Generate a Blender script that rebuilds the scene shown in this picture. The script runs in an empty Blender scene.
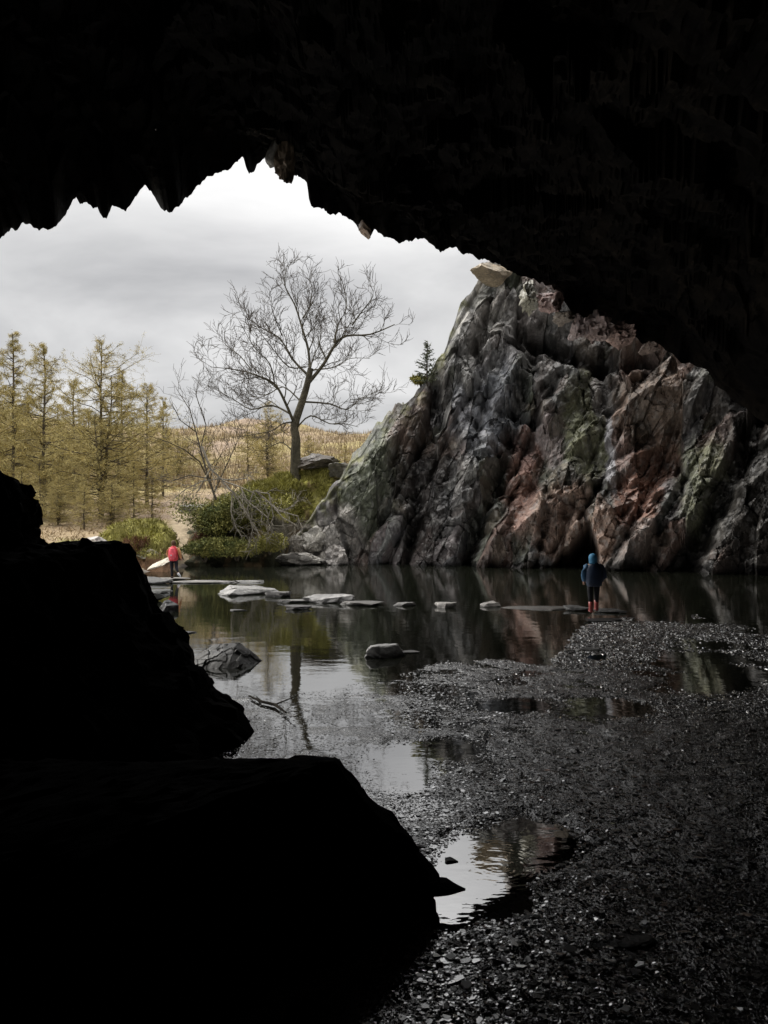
import bpy, math, random
import numpy as np
from mathutils import Vector, Matrix, Euler
R = math.radians
F, HC, YH, CX = 740.0, 2.34, 527.0, 384.0     # focal length in pixels, camera height, horizon row, centre column
col = bpy.context.scene.collection
sc = bpy.context.scene

def un(x, y, D):
    return np.array([(x-CX)/F*D, D, HC+(YH-y)/F*D])
def gx(x, D): return (x-CX)/F*D

# ------------------------------------------------------------------ noise
def _h(i, j, k, seed):
    n = (i.astype(np.int64)*374761393 + j.astype(np.int64)*668265263 + k.astype(np.int64)*2147483647 + seed*144665) & 0xffffffff
    n = ((n ^ (n >> 13))*1274126177) & 0xffffffff
    n = ((n ^ (n >> 16))*2246822519) & 0xffffffff
    n = n ^ (n >> 15)
    return (n & 0xffffff)/float(0xffffff)
def vnoise(x, y, z=None, seed=0):
    x = np.asarray(x, float); y = np.asarray(y, float)
    z = np.zeros_like(x) if z is None else np.asarray(z, float)
    i, j, k = np.floor(x), np.floor(y), np.floor(z)
    fx, fy, fz = x-i, y-j, z-k
    sx, sy, sz = fx*fx*(3-2*fx), fy*fy*(3-2*fy), fz*fz*(3-2*fz)
    r = 0
    for a in (0, 1):
        for b in (0, 1):
            for c in (0, 1):
                w = (sx if a else 1-sx)*(sy if b else 1-sy)*(sz if c else 1-sz)
                r = r + w*_h(i+a, j+b, k+c, seed)
    return r*2-1
def fbm(x, y, z=None, o=4, seed=0, g=0.5):
    r, a = 0, 1.0
    z = np.zeros_like(np.asarray(x, float)) if z is None else z
    for q in range(o):
        r = r+a*vnoise(x, y, z, seed+q*17)
        x, y, z = x*2.03+5.1, y*2.03+1.7, z*2.03+9.2
        a *= g
    return r
def vor2(x, y, seed=0):
    i, j = np.floor(x), np.floor(y)
    zz = np.zeros_like(i)
    d1 = np.full(x.shape, 1e9); d2 = d1.copy()
    ci = zz.copy(); cj = zz.copy(); dx1 = zz.copy(); dy1 = zz.copy()
    for a in (-1, 0, 1):
        for b in (-1, 0, 1):
            px = i+a+_h(i+a, j+b, zz, seed); py = j+b+_h(i+a, j+b, zz+1, seed)
            dx, dy = x-px, y-py
            d = dx*dx+dy*dy
            c = d < d1
            d2 = np.where(c, d1, np.minimum(d2, d))
            d1 = np.where(c, d, d1)
            ci = np.where(c, i+a, ci); cj = np.where(c, j+b, cj)
            dx1 = np.where(c, dx, dx1); dy1 = np.where(c, dy, dy1)
    r = [_h(ci, cj, zz+q, seed+99) for q in (2, 3, 4, 5)]
    return r, dx1, dy1, np.sqrt(d2)-np.sqrt(d1)
def tri(x, y, seed=0):
    # piecewise planar noise on a jittered triangle lattice: flat faces meeting in straight creases
    u = x+y*.577350; v = y*1.154701
    i, j = np.floor(u), np.floor(v); f, g = u-i, v-j; z = np.zeros_like(i)
    lo = f+g < 1
    h00, h10, h01, h11 = (_h(i+a, j+b, z, seed) for a, b in ((0, 0), (1, 0), (0, 1), (1, 1)))
    r = np.where(lo, h00+(h10-h00)*f+(h01-h00)*g, h11+(h01-h11)*(1-f)+(h10-h11)*(1-g))
    return r*2-1
def facet3(P, scale, seed):
    x, y, z = P[..., 0]/scale, P[..., 1]/scale, P[..., 2]/scale
    i, j, k = np.floor(x), np.floor(y), np.floor(z)
    d1 = np.full(x.shape, 1e9); c0 = np.zeros(x.shape); g = [c0, c0, c0]; D = [c0, c0, c0]; rr = c0
    for a in (-1, 0, 1):
        for b in (-1, 0, 1):
            for c in (-1, 0, 1):
                A, B, C = i+a, j+b, k+c
                dx = x-(A+_h(A, B, C, seed)); dy = y-(B+_h(A, B, C, seed+1)); dz = z-(C+_h(A, B, C, seed+2))
                d = dx*dx+dy*dy+dz*dz
                m = d < d1
                d1 = np.where(m, d, d1)
                rr = np.where(m, _h(A, B, C, seed+3), rr)
                g = [np.where(m, _h(A, B, C, seed+4+q), g[q]) for q in range(3)]
                D = [np.where(m, v, D[q]) for q, v in enumerate((dx, dy, dz))]
    return (rr-0.5)+sum((g[q]-0.5)*1.6*D[q] for q in range(3)), rr
def sstep(a, b, x):
    t = np.clip((x-a)/(b-a), 0, 1); return t*t*(3-2*t)

# ------------------------------------------------------------------ object helpers
def tag(o, label=None, cat=None, group=None, kind=None):
    if label: o['label'] = label
    if cat: o['category'] = cat
    if group: o['group'] = group
    if kind: o['kind'] = kind
    return o
def empty(name, loc=(0, 0, 0), rz=0):
    o = bpy.data.objects.new(name, None); o.empty_display_size = .3
    o.location = loc; o.rotation_euler = (0, 0, rz); col.objects.link(o); return o
def mesh_np(name, V, loops, starts, mat, parent=None, smooth=False, colr=None):
    me = bpy.data.meshes.new(name)
    V = np.asarray(V, np.float32).reshape(-1, 3)
    me.vertices.add(len(V)); me.vertices.foreach_set('co', V.ravel())
    loops = np.asarray(loops, np.int32).ravel(); starts = np.asarray(starts, np.int32)
    me.loops.add(len(loops)); me.loops.foreach_set('vertex_index', loops)
    me.polygons.add(len(starts)); me.polygons.foreach_set('loop_start', starts)
    me.update(calc_edges=True); me.validate()
    if smooth: me.polygons.foreach_set('use_smooth', np.ones(len(me.polygons), bool))
    else: me.polygons.foreach_set('use_smooth', np.zeros(len(me.polygons), bool))
    if colr is not None:
        ca = me.color_attributes.new('Col', 'FLOAT_COLOR', 'POINT')
        c = np.ones((len(V), 4), np.float32); c[:, :3] = np.asarray(colr).reshape(-1, 3)
        ca.data.foreach_set('color', c.ravel())
    if mat: me.materials.append(mat)
    o = bpy.data.objects.new(name, me); col.objects.link(o)
    if parent: o.parent = parent
    return o
def grid_obj(name, P, mat, colr=None, smooth=False, parent=None, flip=False):
    n, m = P.shape[:2]
    idx = np.arange(n*m).reshape(n, m)
    q = np.stack([idx[:-1, :-1], idx[:-1, 1:], idx[1:, 1:], idx[1:, :-1]], -1).reshape(-1, 4)
    if flip: q = q[:, ::-1]
    return mesh_np(name, P, q, np.arange(len(q))*4, mat, parent, smooth, colr)
def gnormals(P):
    du = np.gradient(P, axis=1); dv = np.gradient(P, axis=0)
    N = np.cross(du, dv); L = np.linalg.norm(N, axis=-1, keepdims=True)
    return N/np.maximum(L, 1e-9)
class MB:
    def __init__(s): s.v, s.f = [], []
    def tube(s, pts, rad, n=4, cap=True):
        pts = [Vector(p) for p in pts]; b = len(s.v); K = len(pts)
        if np.isscalar(rad): rad = [rad]*K
        for i, p in enumerate(pts):
            t = (pts[min(i+1, K-1)]-pts[max(i-1, 0)])
            if t.length < 1e-8: t = Vector((0, 0, 1))
            t.normalize()
            a = t.cross(Vector((0.13, 0.31, 0.94)) if abs(t.z) < .9 else Vector((1, 0.1, 0))).normalized(); c = t.cross(a)
            for k in range(n):
                w = 2*math.pi*k/n
                s.v.append(tuple(p+(a*math.cos(w)+c*math.sin(w))*rad[i]))
        for i in range(K-1):
            for k in range(n):
                k2 = (k+1) % n
                s.f.append((b+i*n+k, b+i*n+k2, b+(i+1)*n+k2, b+(i+1)*n+k))
        if cap:
            s.f.append(tuple(b+k for k in range(n))[::-1]); s.f.append(tuple(b+(K-1)*n+k for k in range(n)))
    def tri(s, a, b, c):
        k = len(s.v); s.v += [tuple(a), tuple(b), tuple(c)]; s.f.append((k, k+1, k+2))
    def loft(s, rings, cap=True):
        n = len(rings[0]); b = len(s.v)
        for r in rings: s.v += [tuple(p) for p in r]
        for i in range(len(rings)-1):
            for k in range(n):
                k2 = (k+1) % n
                s.f.append((b+i*n+k, b+i*n+k2, b+(i+1)*n+k2, b+(i+1)*n+k))
        if cap:
            s.f.append(tuple(b+k for k in range(n))[::-1]); s.f.append(tuple(b+(len(rings)-1)*n+k for k in range(n)))
    def build(s, name, mat, parent=None, smooth=False):
        me = bpy.data.meshes.new(name); me.from_pydata(s.v, [], s.f); me.materials.append(mat)
        if smooth: me.polygons.foreach_set('use_smooth', [True]*len(me.polygons))
        o = bpy.data.objects.new(name, me); col.objects.link(o)
        if parent: o.parent = parent
        return o

# ------------------------------------------------------------------ materials
def mat(name, base=(.1, .1, .1), rough=.8, spec=.5, ior=1.45):
    m = bpy.data.materials.new(name); m.use_nodes = True
    b = m.node_tree.nodes['Principled BSDF']
    b.inputs['Base Color'].default_value = (*base, 1); b.inputs['Roughness'].default_value = rough
    b.inputs['Specular IOR Level'].default_value = spec; b.inputs['IOR'].default_value = ior
    return m, m.node_tree.nodes, m.node_tree.links, b
def nz(N, L, scale, detail=4, rough=.55, vec=None, dist=0):
    n = N.new('ShaderNodeTexNoise'); n.inputs['Scale'].default_value = scale; n.inputs['Detail'].default_value = detail
    n.inputs['Roughness'].default_value = rough; n.inputs['Distortion'].default_value = dist
    if vec: L.new(vec, n.inputs['Vector'])
    return n
def mrange(N, L, src, a, b, c, d):
    n = N.new('ShaderNodeMapRange'); L.new(src, n.inputs[0])
    for i, v in enumerate((a, b, c, d)): n.inputs[i+1].default_value = v
    return n.outputs[0]
def vmul(N, L, c, f):
    n = N.new('ShaderNodeVectorMath'); n.operation = 'SCALE'; L.new(c, n.inputs[0]); L.new(f, n.inputs['Scale']); return n.outputs[0]
def mixc(N, L, fac, a, b):
    n = N.new('ShaderNodeMix'); n.data_type = 'RGBA'
    if hasattr(fac, 'links'): L.new(fac, n.inputs[0])
    else: n.inputs[0].default_value = fac
    for v, i in ((a, 6), (b, 7)):
        if isinstance(v, tuple): n.inputs[i].default_value = (*v, 1)
        else: L.new(v, n.inputs[i])
    return n.outputs[2]
def bump(N, L, b, h, strength, dist):
    n = N.new('ShaderNodeBump'); n.inputs['Strength'].default_value = strength; n.inputs['Distance'].default_value = dist
    L.new(h, n.inputs['Height']); L.new(n.outputs[0], b.inputs['Normal']); return n
def rockmat(name, base=None, fine=6.0, rough=(.45, .85), spec=.5, bstr=.7, bdist=.08, lo=.45, hi=1.5, tilt=0.0):
    m, N, L, b = mat(name, spec=spec)
    tc = N.new('ShaderNodeTexCoord'); mp = N.new('ShaderNodeMapping'); L.new(tc.outputs['Object'], mp.inputs[0])
    mp.inputs['Rotation'].default_value = (0, tilt, 0); mp.inputs['Scale'].default_value = (1, 1, .45) if tilt else (1, 1, 1)
    n1 = nz(N, L, fine, 8, .65, mp.outputs[0]); n2 = nz(N, L, fine*.22, 5, .6, mp.outputs[0], .6)
    mus = N.new('ShaderNodeMath'); mus.operation = 'MULTIPLY'
    L.new(mrange(N, L, n1.outputs[0], .3, .7, lo, hi), mus.inputs[0]); L.new(mrange(N, L, n2.outputs[0], .35, .65, .7, 1.3), mus.inputs[1])
    if base is None:
        at = N.new('ShaderNodeAttribute'); at.attribute_name = 'Col'; src = at.outputs['Color']
    else:
        rgb = N.new('ShaderNodeRGB'); rgb.outputs[0].default_value = (*base, 1); src = rgb.outputs[0]
    L.new(vmul(N, L, src, mus.outputs[0]), b.inputs['Base Color'])
    L.new(mrange(N, L, n2.outputs[0], .35, .65, rough[0], rough[1]), b.inputs['Roughness'])
    v = N.new('ShaderNodeTexVoronoi'); v.inputs['Scale'].default_value = fine*.8; v.feature = 'DISTANCE_TO_EDGE'
    L.new(mp.outputs[0], v.inputs['Vector'])
    ad = N.new('ShaderNodeMath'); ad.operation = 'MULTIPLY_ADD'; L.new(v.outputs[0], ad.inputs[0]); ad.inputs[1].default_value = .5
    L.new(n1.outputs[0], ad.inputs[2])
    bump(N, L, b, ad.outputs[0], bstr, bdist)
    return m
def leafmat(name, c1, c2, rough=.7, trans=0.0, scale=.8):
    m, N, L, b = mat(name, rough=rough, spec=.25)
    tc = N.new('ShaderNodeTexCoord'); n = nz(N, L, scale, 4, .6, tc.outputs['Object'])
    g = N.new('ShaderNodeNewGeometry')
    r = mixc(N, L, mrange(N, L, n.outputs[0], .35, .65, 0, 1), c1, c2)
    L.new(vmul(N, L, r, mrange(N, L, g.outputs['Random Per Island'], 0, 1, .6, 1.4)), b.inputs['Base Color'])
    return m

M = {}
M['cliff'] = rockmat('rock_face', None, 5.0, (.38, .75), .6, .5, .03, .45, 1.5, tilt=R(28))
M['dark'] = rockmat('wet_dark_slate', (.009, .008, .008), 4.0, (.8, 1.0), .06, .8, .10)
M['ceil'] = rockmat('cave_roof_slate', None, 3.0, (.8, 1.0), .05, .8, .12)
M['stone'] = rockmat('pale_stone', None, 9.0, (.35, .7), .5, .6, .03, .5, 1.35)
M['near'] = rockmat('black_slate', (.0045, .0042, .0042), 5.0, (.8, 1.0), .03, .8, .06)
M['bark'] = rockmat('bark', (.07, .06, .045), 8.0, (.8, .95), .2, .8, .03)
M['mossbark'] = rockmat('mossy_bark', (.075, .066, .045), 3.5, (.8, .95), .2, .8, .03)
M['twig'], _, _, _ = mat('twigs', (.075, .062, .050), .85, .2)
M['deadwood'] = rockmat('dead_wood', (.19, .17, .135), 9.0, (.8, .95), .2, .4, .02)
M['larchbark'] = rockmat('larch_bark', (.085, .07, .05), 5.0, (.8, .95), .2, .6, .03)
M['larch'] = leafmat('larch_buds', (.42, .34, .13), (.30, .255, .105))
M['conifer'] = leafmat('conifer_needles', (.10, .12, .075), (.15, .16, .10))
M['juniper'] = leafmat('juniper_leaves', (.06, .08, .026), (.25, .23, .065), scale=.9)
M['moss'] = leafmat('moss_grass', (.32, .30, .075), (.17, .155, .045))
M['bracken'] = leafmat('red_bracken', (.17, .085, .05), (.11, .06, .035))
M['farwood'] = leafmat('far_woodland', (.25, .195, .115), (.30, .23, .145), scale=.03)
M['scrub'] = leafmat('brown_scrub', (.24, .18, .085), (.30, .22, .13), scale=.12)

# water
def water_mat():
    m, N, L, b = mat('pond_water', (.008, .009, .006), .015, 1.0, 2.9)
    tc = N.new('ShaderNodeTexCoord')
    mp = N.new('ShaderNodeMapping'); L.new(tc.outputs['Object'], mp.inputs[0]); mp.inputs['Scale'].default_value = (.7, 1.3, 1)
    n = nz(N, L, 1.6, 4, .55, mp.outputs[0]); n2 = nz(N, L, 9, 3, .5, mp.outputs[0])
    # rings from a drip
    cx, cy = gx(497, 5.1), 5.1
    vm = N.new('ShaderNodeVectorMath'); vm.operation = 'DISTANCE'; L.new(tc.outputs['Object'], vm.inputs[0]); vm.inputs[1].default_value = (cx, cy, 0)
    def mt(op, a, bb):
        q = N.new('ShaderNodeMath'); q.operation = op
        for i, v in enumerate((a, bb)):
            if v is None: continue
            if hasattr(v, 'links'): L.new(v, q.inputs[i])
            else: q.inputs[i].default_value = v
        return q.outputs[0]
    ring = mt('MULTIPLY', mt('SINE', mt('MULTIPLY', vm.outputs['Value'], 150.0), None), mrange(N, L, vm.outputs['Value'], .02, .55, .028, 0))
    ring = mt('MULTIPLY', ring, mrange(N, L, n.outputs[0], .42, .58, .1, 1))
    h = mt('ADD', mt('ADD', mt('MULTIPLY', n.outputs[0], 1.0), mt('MULTIPLY', n2.outputs[0], .12)), ring)
    bump(N, L, b, h, 1.0, .0035)
    return m
M['water'] = water_mat()
def gravel_mat(name, base, fine):
    m, N, L, b = mat(name, rough=.3, spec=1.0, ior=3.0)
    tc = N.new('ShaderNodeTexCoord')
    v = N.new('ShaderNodeTexVoronoi'); v.inputs['Scale'].default_value = fine; L.new(tc.outputs['Object'], v.inputs['Vector'])
    n = nz(N, L, fine*1.4, 5, .7, tc.outputs['Object']); n0 = nz(N, L, 1.1, 4, .6, tc.outputs['Object'])
    sep = N.new('ShaderNodeSeparateColor'); L.new(v.outputs['Color'], sep.inputs[0])
    rgb = N.new('ShaderNodeRGB'); rgb.outputs[0].default_value = (*base, 1)
    L.new(vmul(N, L, rgb.outputs[0], mrange(N, L, sep.outputs[0], 0, 1, .4, 1.6)), b.inputs['Base Color'])
    L.new(mrange(N, L, n0.outputs[0],   .35, .65, .10, .26), b.inputs['Roughness'])
    a = N.new('ShaderNodeMath'); a.operation = 'MULTIPLY_ADD'; L.new(sep.outputs[1], a.inputs[0]); a.inputs[1].default_value = .6; L.new(n.outputs[0], a.inputs[2])
    bump(N, L, b, a.outputs[0], .9, .0085)
    return m
M['gravel'] = gravel_mat('wet_slate_gravel', (.04, .038, .037), 42)
def chip_mat():
    m, N, L, b = mat('slate_chips', rough=.28, spec=1.0, ior=2.9)
    g = N.new('ShaderNodeNewGeometry'); rgb = N.new('ShaderNodeRGB'); rgb.outputs[0].default_value = (.045, .044, .044, 1)
    L.new(vmul(N, L, rgb.outputs[0], mrange(N, L, g.outputs['Random Per Island'], 0, 1, .4, 1.8)), b.inputs['Base Color'])
    L.new(mrange(N, L, g.outputs['Random Per Island'], 0, 1, .08, .3), b.inputs['Roughness'])
    return m
M['chip'] = chip_mat()
def ground_mat():
    m, N, L, b = mat('hillside', rough=.95, spec=.2)
    at = N.new('ShaderNodeAttribute'); at.attribute_name = 'Col'
    tc = N.new('ShaderNodeTexCoord'); n = nz(N, L, 2.2, 8, .7, tc.outputs['Object']); n2 = nz(N, L, .16, 6, .7, tc.outputs['Object'])
    f = N.new('ShaderNodeMath'); f.operation = 'MULTIPLY'
    L.new(mrange(N, L, n.outputs[0], .3, .7, .5, 1.5), f.inputs[0]); L.new(mrange(N, L, n2.outputs[0], .35, .65, .8, 1.2), f.inputs[1])
    L.new(vmul(N, L, at.outputs['Color'], f.outputs[0]), b.inputs['Base Color'])
    bump(N, L, b, n.outputs[0], .8, .15)
    return m
M['ground'] = ground_mat()

# ------------------------------------------------------------------ WORLD + SUN + CAMERA
SUN_EL, SUN_AZ = R(46), R(-62)      # azimuth measured from +Y (view direction) towards +X
w = bpy.data.worlds.new('World'); sc.world = w; w.use_nodes = True
N, L = w.node_tree.nodes, w.node_tree.links
bg = N['Background']; bg.inputs[1].default_value = .1
sky = N.new('ShaderNodeTexSky'); sky.sky_type = 'NISHITA'; sky.sun_disc = False; sky.sun_elevation = SUN_EL; sky.sun_rotation = SUN_AZ
tc = N.new('ShaderNodeTexCoord')
sep = N.new('ShaderNodeSeparateXYZ'); L.new(tc.outputs['Generated'], sep.inputs[0])
def wm(op, a, b=None, c=None):
    q = N.new('ShaderNodeMath'); q.operation = op
    for i, v in enumerate((a, b, c)):
        if v is None: continue
        if hasattr(v, 'links'): L.new(v, q.inputs[i])
        else: q.inputs[i].default_value = v
    return q.outputs[0]
zc = wm('MAXIMUM', sep.outputs[2], 0.0); den = wm('ADD', zc, .22)
cv = N.new('ShaderNodeCombineXYZ'); L.new(wm('DIVIDE', sep.outputs[0], den), cv.inputs[0]); L.new(wm('DIVIDE', sep.outputs[1], den), cv.inputs[1]); cv.inputs[2].default_value = 3.7
mp = N.new('ShaderNodeMapping'); L.new(cv.outputs[0], mp.inputs[0]); mp.inputs['Scale'].default_value = (1.0, 1.25, 1); mp.inputs['Location'].default_value = (2.1, .4, 0)
cn = nz(N, L, 1.15, 6, .52, mp.outputs[0], .35)
cfac = mrange(N, L, cn.outputs[0], .36, .66, 0, 1)
cl = mixc(N, L, cfac, (1.62, 1.61, 1.62), (2.9, 2.87, 2.84))
# the brighter part of the cloud deck
dv = N.new('ShaderNodeVectorMath'); dv.operation = 'DOT_PRODUCT'; L.new(tc.outputs['Generated'], dv.inputs[0]); dv.inputs[1].default_value = tuple(Vector((.12, .93, .36)).normalized())
glow = mrange(N, L, dv.outputs['Value'], .90, .995, 0, .16)
zen = wm('MULTIPLY_ADD', wm('POWER', zc, 4.0), 8.0, 1.0)
cl2 = vmul(N, L, cl, wm('ADD', zen, glow))
L.new(mixc(N, L, .975, sky.outputs[0], cl2), bg.inputs[0])

sd = bpy.data.lights.new('sun', 'SUN'); sd.energy = 1.4; sd.angle = R(38); sd.color = (1, .96, .9)
so = bpy.data.objects.new('sun', sd); col.objects.link(so)
dirv = Vector((math.sin(SUN_AZ)*math.cos(SUN_EL), math.cos(SUN_AZ)*math.cos(SUN_EL), math.sin(SUN_EL)))
so.rotation_euler = dirv.to_track_quat('Z', 'Y').to_euler(); so.location = (0, 0, 60)

cd = bpy.data.cameras.new('camera'); cam = bpy.data.objects.new('camera', cd); col.objects.link(cam); sc.camera = cam
cam.location = (0, 0, HC); cam.rotation_euler = (R(90), 0, 0)
cd.sensor_fit = 'VERTICAL'; cd.sensor_height = 36; cd.lens = F/1024*36; cd.shift_y = (YH-512)/1024
cd.clip_start = .1; cd.clip_end = 4000
sc.view_settings.view_transform = 'Standard'; sc.view_settings.look = 'None'; sc.view_settings.exposure = 1.45; sc.view_settings.gamma = 1
try: sc.view_settings.use_curve_mapping = False
except Exception: pass
sc.cycles.max_bounces = 6; sc.cycles.diffuse_bounces = 2; sc.cycles.glossy_bounces = 4; sc.cycles.use_denoising = True
sc.cycles.sample_clamp_indirect = 4

# ------------------------------------------------------------------ GROUND beyond the pond
tabD = [30, 40, 50, 60, 80, 120, 200, 400, 520, 900, 1500]
tabZ = [.25, .6, 1.8, 2.9, 5.3, 11.6, 27, 60, 60, 20, 0]
ridge_px = [-600, -60, 0, 35, 100, 165, 219, 248, 275, 330, 378, 700, 1500]
ridge_y = [385, 385, 395, 404, 416, 417, 417, 411, 414, 424, 429, 420, 420]
shore_px = [-900, 0, 60, 110, 150, 172, 186, 205, 300, 420, 1500]
shore_D = [24, 27, 28.5, 31, 36, 39.5, 42, 44.5, 47.5, 50, 60]
def ground_z(X, Y):
    px = CX+F*X/np.maximum(Y, 1)
    sD = np.interp(px, shore_px, shore_D)
    t = np.interp(Y, tabD, tabZ)
    yr = np.interp(px, ridge_px, ridge_y)
    far = (HC+(YH-yr)/F*400)/67.0
    t = t*np.where(Y > 120, 1+(far-1)*sstep(120, 330, Y), 1)
    z = -.5+(t+.5)*sstep(-2.5, 9, Y-sD)
    z = np.where(Y-sD < 0, np.minimum(z, -.02), z)
    z = z+fbm(X*.22, Y*.22, seed=3)*.12*sstep(0, 8, Y-sD)+fbm(X*.03, Y*.03, seed=4)*np.clip((Y-70)*.02, 0, 3.0)
    return z
nD, nA = 420, 620
Ds = 22*(1600/22)**(np.linspace(0, 1, nD)**1.25)
As = np.linspace(-1.25, 1.25, nA)
AA, DD = np.meshgrid(As, Ds)
X, Y = AA*DD, DD
Z = ground_z(X, Y)
px = CX+F*X/Y
gc = np.zeros(X.shape+(3,))
n1 = fbm(X*.05, Y*.05, seed=11)[..., None]; n2 = fbm(X*.4, Y*.4, seed=12)[..., None]
brown = np.array([.25, .19, .115]); ochre = np.array([.25, .205, .095]); heather = np.array([.22, .165, .13]); green = np.array([.15, .16, .04]); tan = np.array([.30, .24, .16])
gc[:] = brown
gc = gc+(ochre-gc)*sstep(-.2, .4, n1)
gc = gc+(heather-gc)*sstep(.1, .6, -n1+.3*n2)*.7
nearg = (1-sstep(48, 62, Y))[..., None]
gc = gc+(green-gc)*nearg*sstep(0, .6, n2)*.7
pc = np.interp(Y, [30, 36, 40, 50, 60, 75], [120, 138, 158, 182, 185, 178]); pw = np.interp(Y, [30, 40, 60, 75], [40, 20, 15, 8])
pm = (1-sstep(.6, 1.1, np.abs(px-pc)/pw+.3*n2[..., 0]))*(1-sstep(65, 80, Y))
gc = gc+(tan-gc)*pm[..., None]
gc = np.where((Z < .12)[..., None], np.array([.16, .14, .12]), gc)
tag(grid_obj('ground', np.stack([X, Y, Z], -1), M['ground'], gc, True), kind='structure')

# ------------------------------------------------------------------ CAVE FLOOR (shallow wet gravel)
vb_u = [-400, 150, 180, 250, 330, 400, 460, 520, 556, 575, 600, 700, 768, 1000]
vb_v = [850, 790, 694, 688, 681, 673, 662, 655, 650, 625, 615, 619, 628, 640]
puddles = [(404, 766, 44, 27, .09), (452, 752, 38, 13, .08), (476, 880, 58, 44, .09), (524, 845, 48, 30, .06), (508, 706, 46, 7, .08), (607, 711, 42, 11, .08),
           (708, 668, 66, 26, .08), (420, 1000, 26, 40, .03), (448, 908, 30, 30, .06), (250, 735, 60, 18, .035), (340, 688, 40, 6, .04), (280, 700, 30, 9, .04), (600, 657, 14, 4, .05), (720, 900, 70, 22, .03)]
def floor_z(X, Y):
    Ys = np.maximum(Y, .5)
    u = CX+F*X/Ys; v = YH+F*HC/Ys
    vb = np.interp(u, vb_u, vb_v)+fbm(X*1.1, Y*1.1, seed=21)*7
    a = sstep(-14, 8, v-vb)
    z = -.45+a*.463
    z = z-.016*(1-sstep(380, 560, u+fbm(X*.8, Y*.8, seed=27)*90))*(v < 850)
    z = z+.004*sstep(520, 700, u)
    wx = fbm(X*1.5, Y*1.5, seed=22, o=5)
    for (pu, pv, ru, rv, d) in puddles:
        q = ((u-pu)/ru)**2+((v-pv)/rv)**2
        z = z-d*.55*(1-sstep(.3, 1.6, q+wx*.75))
    z = z+(fbm(X*2.6, Y*2.6, seed=23, o=4)*.013+fbm(X*7, Y*11, seed=24, o=4)*.008)*a
    return z
nr, nc = 760, 760
v = np.linspace(598, 1130, nr); Dd = F*HC/(v-YH)
Dd = np.concatenate([Dd, [2.4, 1.8, 1, 0, -2, -6, -12]])
Tn = np.linspace(-1, 1, nc)
Yg = np.repeat(Dd[:, None], nc, 1)
half = np.maximum(Yg, 2.9)*.62+1.2
half = np.where(Yg < 2.8, half+14*sstep(2.8, 0, Yg), half)
Xg = Tn[None, :]*half+np.maximum(Yg, 0)*.08
Zg = floor_z(Xg, Yg)
Zg = np.where(Yg < 2.5, np.maximum(Zg, .02), Zg)
tag(grid_obj('cave_floor', np.stack([Xg, Yg, Zg], -1), M['gravel'], None, True, flip=True), kind='structure')

# water sheet
Pw = np.array([[[-60, -13, 0], [60, -13, 0]], [[-60, 58, 0], [60, 58, 0]]], float)
tag(grid_obj('water', Pw, M['water']), kind='structure')

# slate chips: uncountable
rng = np.random.default_rng(5)
def chips(n, vlo, vhi, ulo, uhi, smin, smax, powv=1.0, zk=-.034):
    vv = vlo+(vhi-vlo)*rng.random(n)**powv; uu = ulo+(uhi-ulo)*rng.random(n)
    D = F*HC/(vv-YH); Xc = (uu-CX)/F*D
    z = floor_z(Xc, D)
    keep = (z > zk+.02*rng.random(n)); z = np.where(z < .0015, .0015, z)
    wob = fbm(Xc*1.5, D*1.5, seed=22, o=5)*.5
    for (pu, pv, ru, rv, d) in puddles:
        if d >= .045: keep &= ((uu-pu)/ru)**2+((vv-pv)/rv)**2+wob > .8-.25*rng.random(n)
    Xc, D, z = Xc[keep], D[keep], z[keep]; k = len(Xc)
    s = (smin+(smax-smin)*rng.random(k)**3.2)*(.6+D*.022)
    ang = np.sort(rng.random((k, 6))*.7+np.arange(6), 1)/6.4*2*np.pi+rng.random((k, 1))*6.28
    rr = s[:, None]*(.6+.5*rng.random((k, 6)))
    asp = (.45+.55*rng.random(k))[:, None]
    ax = rr*np.cos(ang); ay = rr*np.sin(ang)*asp
    th = rng.random(k)[:, None]*6.28
    bx, by = ax*np.cos(th)-ay*np.sin(th), ax*np.sin(th)+ay*np.cos(th)
    hv = np.where(rng.random((k, 1)) < .3, .2, .08); tx, ty = rng.normal(0, 1, (k, 1))*hv, rng.normal(0, 1, (k, 1))*hv
    hz = bx*tx+by*ty; t = (s*.22)[:, None]
    top = np.stack([Xc[:, None]+bx, D[:, None]+by, (z+s*.14)[:, None]+hz], -1)
    bot = np.stack([Xc[:, None]+bx*1.08, D[:, None]+by*1.08, (z+s*.14)[:, None]+hz-t], -1)
    return np.concatenate([top, bot], 1)
G = np.concatenate([chips(20000, 612, 720, 400, 780, .010, .04), chips(42000, 680, 845, 175, 560, .004, .017, zk=-.052), chips(40000, 700, 900, 380, 800, .006, .028),
                    chips(46000, 880, 1050, 360, 800, .006, .026), chips(9000, 612, 670, 556, 780, .02, .06), chips(2600, 680, 1040, 400, 800, .025, .06)])
k = len(G); base = (np.arange(k)*12)[:, None]
topf = base+np.arange(6)[None]
side = np.stack([np.stack([base[:, 0]+i, base[:, 0]+6+i, base[:, 0]+6+(i+1) % 6, base[:, 0]+(i+1) % 6], -1) for i in range(6)], 1)
loops = np.concatenate([topf.ravel(), side.ravel()])
starts = np.concatenate([np.arange(k)*6, k*6+np.arange(k*6)*4])
tag(mesh_np('gravel', G.reshape(-1, 3), loops, starts, M['chip']), 'wet dark slate chippings spread over the shallow cave floor', 'gravel', kind='stuff')

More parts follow.
